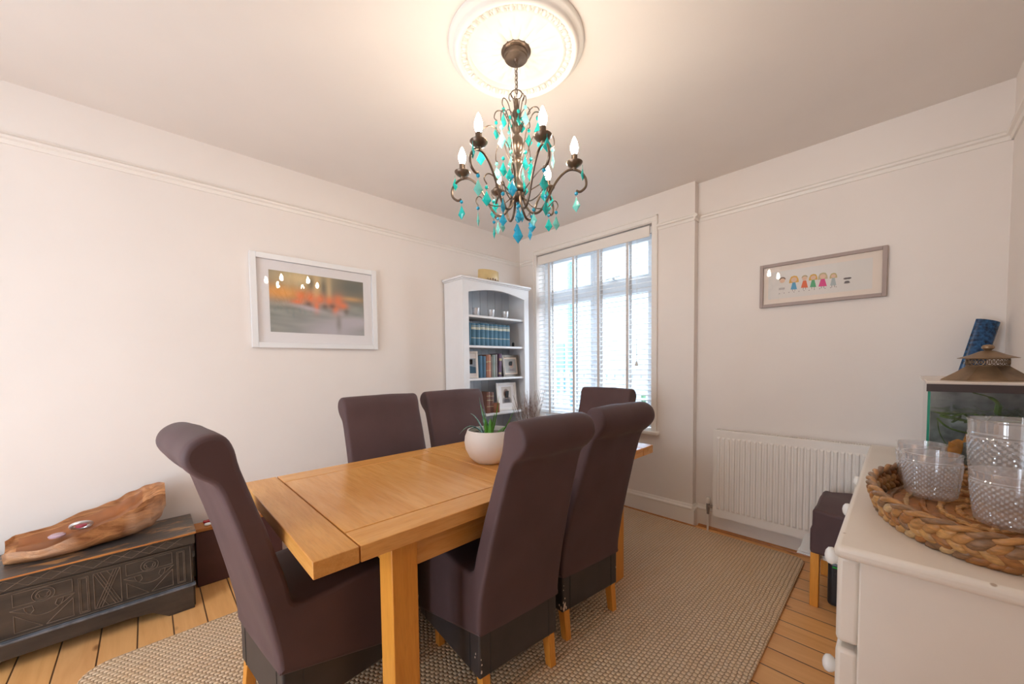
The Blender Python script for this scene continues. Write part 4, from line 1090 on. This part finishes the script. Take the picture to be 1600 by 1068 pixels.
for ri, (z0, z1) in enumerate(rowsz):
    for k in range(3):
        dwr = mesh_obj('drawer', bx(CHX0 + .004, CHX0 + .042, yl[k] + .004, yl[k + 1] - .004, z0, z1), M['chest'], cd_, bevel=.009, seg=3)
        yc = (yl[k] + yl[k + 1]) / 2; zc = z0 + .100
        bm = B(); pf = [(0, .010), (.006, .008), (.012, .009), (.020, .018), (.028, .022), (.036, .020), (.041, .012), (.043, .001)]
        rr_ = []
        for o_, r9 in pf: rr_.append([bm.verts.new((CHX0 + .004 - o_, yc + r9 * cos(2 * PI * q / 20), zc + r9 * sin(2 * PI * q / 20))) for q in range(20)])
        for a, b in zip(rr_, rr_[1:]): ring(bm, a, b)
        bm.faces.new(rr_[-1]); bm.faces.new(rr_[0][::-1])
        mesh_obj('knob', bm, M['knob'], dwr, ang=60)

# stool, printer and papers beyond the chest
st = thing('covered_stool', 'square stool under a brown stretch cover between radiator and chest', 'stool', (2.84, -.35, 0))
bm = B(); bmesh.ops.create_cube(bm, size=1); bmesh.ops.subdivide_edges(bm, edges=bm.edges, cuts=10, use_grid_fill=True)
for v in bm.verts:
    x, y, z = v.co; tz_ = z + .5
    fl = 1 - .03 * (1 - tz_)
    X = 2.835 + x * .43; Y = -.345 + y * .44
    Zv = .275 + tz_ * .225
    if z > .49: Zv += .018 * (1 - (2 * x) ** 2) * (1 - (2 * y) ** 2) + .006 * sin(x * 14 + y * 9)
    if z > .1: X += -.006 * (x * 2) ** 3 if abs(x) > .4 else 0
    nn = noise.noise(Vector((X * 12, Y * 12, Zv * 6))) * .006
    v.co = (X + nn * (1 if x > 0 else -1) * (abs(x) > .49), Y + nn * (1 if y > 0 else -1) * (abs(y) > .49), Zv)
mesh_obj('cover', bm, M['fabric'], st, bevel=.014, seg=3, ang=50)
for x in (2.640, 3.03):
    for y in (-.545, -.145): mesh_obj('leg', bx(x - .018, x + .018, y - .018, y + .018, .0005, .28), M['oakz'], st, bevel=.003)
pn = thing('electrical_unit', 'black plastic unit with green lights on the floor under the stool', 'electrical unit', (2.83, -.34, 0))
mesh_obj('body', bx(2.685, 2.975, -.50, -.19, .001, .235), M['black'], pn, bevel=.02, seg=4)
for y in (-.46, -.42): mesh_obj('light', bx(2.683, 2.6865, y, y + .025, .205, .212), M['green_led'], pn)
mesh_obj('light', bx(2.705, 2.735, -.5035, -.4995, .205, .212), M['green_led'], pn)
pp = B()
for k in range(9):
    z = .2365 + k * .0035; a = rnd.uniform(-.05, .05); cx_, cy_ = 2.748 + rnd.uniform(-.006, .006), -.385 + rnd.uniform(-.006, .006)
    mt = Matrix.Translation((cx_, cy_, z)) @ Matrix.Rotation(a, 4, 'Z') @ Matrix.Diagonal((.36, .26, .0028, 1))
    bmesh.ops.create_cube(pp, size=1, matrix=mt)
tag(mesh_obj('paper_stack', pp, M['paper']), 'stack of white papers on the black unit under the stool', 'papers')['kind'] = 'stuff'

# ================================================================= TRAY AND GLASSES
TRX, TRY = 3.068, -1.535
tr = thing('wicker_tray', 'oval woven water hyacinth tray on the chest of drawers', 'tray', (TRX, TRY, CHZ))
RA, RB = .178, .318
bm = B()
def ell(a, k=1.0, dr_=0): return Vector((TRX + (RA * k + dr_) * cos(a), TRY + (RB * k + dr_) * sin(a), 0))
lathe(bm, [(0, .002), (.94, .002), (.96, .006), (.94, .012), (0, .012)], 60, (TRX, TRY, CHZ), (RA, RB), caps=False)
bs = mesh_obj('base', bm, M['wick'][2], tr)
for s_ in range(5):
    bm = B()
    for q in range(1):
        k_ = .2 + s_ * .17
        pts = [ell(2 * PI * i / 90, k_) + Vector((0, 0, CHZ + .013 + .002 * sin(i * 2.1))) for i in range(90)]
        tube(bm, pts, [.006 + .0015 * sin(i * 1.3) for i in range(90)], 8, closed=True)
    mesh_obj('coil', bm, M['wick'][s_ % 5], bs)
# chunky braided wall: overlapping leaf-like lobes in rows
wallm = B(); NL = 58
for row in range(3):
    for i in range(NL):
        a = 2 * PI * (i + .5 * (row % 2)) / NL
        zc = CHZ + .012 + row * .017 + rnd.uniform(-.002, .002)
        c = ell(a, 1, .004 + .006 * row); tng = (ell(a + .02, 1) - ell(a - .02, 1)).normalized(); out_ = Vector((tng.y, -tng.x, 0))
        lean = .6 if row % 2 == 0 else -.6
        ax1 = (tng * cos(lean) + Vector((0, 0, 1)) * sin(lean)).normalized(); ax3 = out_; ax2 = ax3.cross(ax1)
        mt = Matrix(((ax1.x, ax2.x, ax3.x, c.x), (ax1.y, ax2.y, ax3.y, c.y), (ax1.z, ax2.z, ax3.z, zc), (0, 0, 0, 1)))
        sz_ = rnd.uniform(.9, 1.15)
        mt = mt @ Matrix.Diagonal((.021 * sz_, .0115 * sz_, .0095, 1))
        r_ = bmesh.ops.create_icosphere(wallm, subdivisions=2, radius=1, matrix=mt)
        mi = rnd.choice([0, 0, 1, 1, 2, 2, 3, 4])
        vs = set(r_['verts'])
        for v in vs:
            for f in v.link_faces: f.material_index = mi
for v in wallm.verts: v.co.z = max(v.co.z, CHZ + .0005)
mesh_obj('woven_wall', wallm, None, tr, mats=M['wick'], ang=70)
for s_ in range(2):
    bm = B(); N_ = 300
    pts = [ell(2 * PI * i / N_, 1, .016 + .0055 * cos(i * .42 + s_ * PI)) + Vector((0, 0, CHZ + .062 + .0045 * sin(i * .42 + s_ * PI))) for i in range(N_)]
    tube(bm, pts, .0062, 8, closed=True)
    mesh_obj('rim', bm, M['wick'][(0, 4)[s_]], tr, ang=70)

def cutglass(cx_, cy_, rt_, rb_, h_, name, label, cat, grp=None):
    t = thing(name, label, cat, (cx_, cy_, CHZ + .021), grp)
    bm = B(); seg = 180; NZ_ = 60; rs = []
    z0 = CHZ + .0215
    for j in range(NZ_ + 1):
        f = j / NZ_; z = z0 + h_ * f
        rr = rb_ + (rt_ - rb_) * (f ** .6); row = []
        for i in range(seg):
            a = 2 * PI * i / seg
            amp = .0030 if .04 < f < .80 else 0
            u1 = i / seg * 30; v1 = f * h_ / (2 * PI * rt_ / 30)
            p = abs(((u1 + v1) % 1) - .5) + abs(((u1 - v1) % 1) - .5)
            row.append(bm.verts.new((cx_ + (rr + amp * (1 - p) * 1.4 + (.0015 if abs(f - .83) < .015 or f > .98 else 0)) * cos(a), cy_ + (rr + amp * (1 - p) * 1.4 + (.0015 if abs(f - .83) < .015 or f > .98 else 0)) * sin(a), z)))
        rs.append(row)
    th = .0035
    for f in (1.0, .8, .6, .4, .2, .08):
        rr = rb_ + (rt_ - rb_) * (f ** .6) - th
        rs.append([bm.verts.new((cx_ + rr * cos(2 * PI * i / seg), cy_ + rr * sin(2 * PI * i / seg), z0 + h_ * f)) for i in range(seg)])
    for a, b in zip(rs, rs[1:]): ring(bm, a, b)
    bm.faces.new(rs[0][::-1]); bm.faces.new(rs[-1])
    mesh_obj('bowl', bm, M['cut'], t, ang=14, recalc=True)
    return t
cutglass(2.972, -1.325, .052, .040, .122, 'cut_glass_tumbler', 'diamond cut glass tumbler farthest left on the tray, nearest the tank', 'glass', 'cut glass tumblers on the tray')
cutglass(2.988, -1.462, .056, .043, .118, 'cut_glass_tumbler', 'diamond cut glass tumbler in the middle of the tray front', 'glass', 'cut glass tumblers on the tray')
cutglass(3.100, -1.612, .060, .046, .118, 'cut_glass_tumbler', 'diamond cut glass tumbler nearest the camera at the picture edge', 'glass', 'cut glass tumblers on the tray')
cutglass(3.128, -1.415, .078, .062, .215, 'cut_glass_jug', 'tall diamond cut glass jug standing behind the tumblers', 'jug')

# ================================================================= FISH TANK
FX0, FX1, FY0, FY1, FZ0, FZ1 = 2.988, 3.262, -1.168, -.600, CHZ + .001, 1.180
ft = thing('fish_tank', 'glass fish tank with weed and a dark rim on the chest of drawers', 'fish tank', (3.125, -.88, CHZ))
gt = .006
mesh_obj('front_pane', bx(FX0, FX1, FY0, FY0 + gt, FZ0, FZ1), M['glass'], ft)
mesh_obj('side_pane', bx(FX0, FX0 + gt, FY0 + gt, FY1, FZ0, FZ1), M['glass'], ft)
mesh_obj('side_pane', bx(FX1 - gt, FX1, FY0 + gt, FY1, FZ0, FZ1), M['tankback'], ft)
mesh_obj('back_pane', bx(FX0 + gt, FX1 - gt, FY1 - gt, FY1, FZ0, FZ1), M['tankback'], ft)
bm = B(); box(bm, FX0 - .001, FX0 + .005, FY0 - .001, FY0 + .003, FZ0, FZ1)
mesh_obj('glass_edge', bm, M['greenedge'], ft)
mesh_obj('rim', bx(FX0 - .004, FX1 + .002, FY0 - .004, FY0 + .004, 1.158, 1.182), M['blackrim'], ft)
mesh_obj('lid', bx(FX0 - .004, FX1 + .002, FY0 + .004, FY1 + .002, 1.180, 1.190), M['lid'], ft, bevel=.002)
wt = mesh_obj('water', bx(FX0 + gt + .0005, FX1 - gt - .0005, FY0 + gt + .0005, FY1 - gt - .0005, FZ0 + .02, 1.092), M['water'], ft)
mesh_obj('gravel', bx(FX0 + gt + .001, FX1 - gt - .001, FY0 + gt + .001, FY1 - gt - .001, FZ0, FZ0 + .03), M['soil'], ft)
wd_ = B()
for k in range(34):
    x = rnd.uniform(3.03, 3.24); y = rnd.uniform(-1.12, -.72); z = 1.085
    pts = spline([(x, y, z), (x + rnd.uniform(-.03, .03), y + rnd.uniform(-.05, .05), z - rnd.uniform(.004, .02)), (x + rnd.uniform(-.06, .06), y + rnd.uniform(-.08, .08), z - rnd.uniform(.0, .03))], 4)
    tube(wd_, [(min(max(p.x, 3.0), 3.25), p.y, p.z) for p in pts], .0035, 5)
tube(wd_, spline([(3.010, -1.14, 1.07), (3.03, -1.13, 1.045), (3.06, -1.12, 1.03), (3.09, -1.11, 1.025)], 4), .003, 5)
tube(wd_, spline([(3.012, -1.13, 1.06), (3.018, -1.12, 1.02), (3.035, -1.11, .98), (3.05, -1.10, .96)], 4), .0012, 5)
tube(wd_, spline([(3.14, -1.05, 1.09), (3.14, -1.05, 1.12), (3.12, -1.05, 1.14), (3.09, -1.04, 1.15)], 4), [.008] * 4 + [.005] * 4 + [.002] * 5, 6)
mesh_obj('water_weed', wd_, M['weed'], ft)['kind'] = 'stuff'
gf = thing('goldfish', 'blurred orange goldfish swimming in the tank', 'fish', (3.045, -1.07, .95), world=True)
bm = B(); rs = []
for i in range(13):
    f = i / 12; rr = .030 * sin(PI * min(1, f * 1.05 + .02)) ** .8 if f < .95 else .003
    p = Vector((3.030 + .040 * f, -1.12 + .01 * f, .935 + .065 * f))
    rs.append([bm.verts.new(p + Vector((rr * .5 * cos(2 * PI * q / 12), rr * .5 * cos(2 * PI * q / 12) * .2 + rr * .35 * sin(2 * PI * q / 12), rr * sin(2 * PI * q / 12)))) for q in range(12)])
for a, b in zip(rs, rs[1:]): ring(bm, a, b)
bm.faces.new(rs[0][::-1]); bm.faces.new(rs[-1])
mesh_obj('body', bm, M['orange'], gf, ang=60)
mesh_obj('tail_fin', prism(B(), [(3.066, .993), (3.075, 1.030), (3.083, 1.012), (3.098, 1.005)], 'y', -1.111, -1.109), M['orange'], gf)
mesh_obj('dorsal_fin', prism(B(), [(3.036, .965), (3.038, .995), (3.055, .985)], 'y', -1.117, -1.115), M['orange'], gf)

# pagoda lantern lid on the tank
LX, LY, LZ = 3.122, -.995, 1.1905
la = thing('lantern', 'aged brass pagoda lantern top standing on the fish tank lid', 'lantern', (LX, LY, LZ))
def hexl(bm, prof_, n=8):
    rs = [[bm.verts.new((LX + rr * cos(2 * PI * q / n + .3), LY + rr * sin(2 * PI * q / n + .3), LZ + z)) for q in range(n)] for rr, z in prof_]
    for a, b in zip(rs, rs[1:]): ring(bm, a, b)
    bm.faces.new(rs[0][::-1]); bm.faces.new(rs[-1]); return bm
mesh_obj('lower_roof', hexl(B(), [(.108, 0), (.106, .003), (.075, .024), (.048, .046), (.046, .046)]), M['brass'], la, ang=20)
bm = B()
for q in range(16):
    a = 2 * PI * q / 16; c = Vector((LX + .045 * cos(a), LY + .045 * sin(a), LZ + .059)); tg_ = Vector((-sin(a), cos(a), 0))
    tube(bm, [c + tg_ * .0075 * cos(w * PI / 6) + Vector((0, 0, .010 * sin(w * PI / 6))) for w in range(12)], .0013, 5, closed=True)
    tube(bm, [c + tg_ * .003 * cos(w * PI / 4) + Vector((0, 0, .004 * sin(w * PI / 4))) for w in range(8)], .001, 5, closed=True)
for zz in (.0465, .0705): tube(bm, [Vector((LX + .045 * cos(w * PI / 16), LY + .045 * sin(w * PI / 16), LZ + zz)) for w in range(32)], .0018, 6, closed=True)
mesh_obj('pierced_band', bm, M['brass'], la)
mesh_obj('upper_roof', hexl(B(), [(.066, .071), (.064, .073), (.040, .082), (.018, .094), (.012, .096)], 16), M['brass'], la, ang=20)
mesh_obj('finial', lathe(B(), [(.007, .095), (.009, .099), (.014, .104), (.0145, .109), (.011, .114), (.003, .116)], 20, (LX, LY, LZ)), M['brass'], la)

# blue glazed curved tile leaning in the corner, its foot on the stool
bm = B(); b0 = Vector((3.02, -.16, .512)); b1 = Vector((3.218, .008, 1.445)); dv = (b1 - b0).normalized()
sd = Vector((.86, .5, 0)); sd = (sd - dv * sd.dot(dv)).normalized(); nr_ = dv.cross(sd); nr_ = nr_ if nr_.y < 0 else -nr_
rows = []
for i in range(13):
    c = b0.lerp(b1, i / 12); rw = []
    for q in range(11): a = -PI / 2 + PI * q / 10; rw.append(bm.verts.new(c + sd * .046 * sin(a) + nr_ * .026 * cos(a)))
    for q in range(10, -1, -1): a = -PI / 2 + PI * q / 10; rw.append(bm.verts.new(c + sd * .038 * sin(a) + nr_ * .018 * cos(a)))
    rows.append(rw)
for a, b in zip(rows, rows[1:]): ring(bm, a, b)
bm.faces.new(rows[0][::-1]); bm.faces.new(rows[-1])
tag(mesh_obj('glazed_tile', bm, M['bluetile'], ang=60), 'mottled blue curved tile leaning in the corner behind the lantern', 'tile')
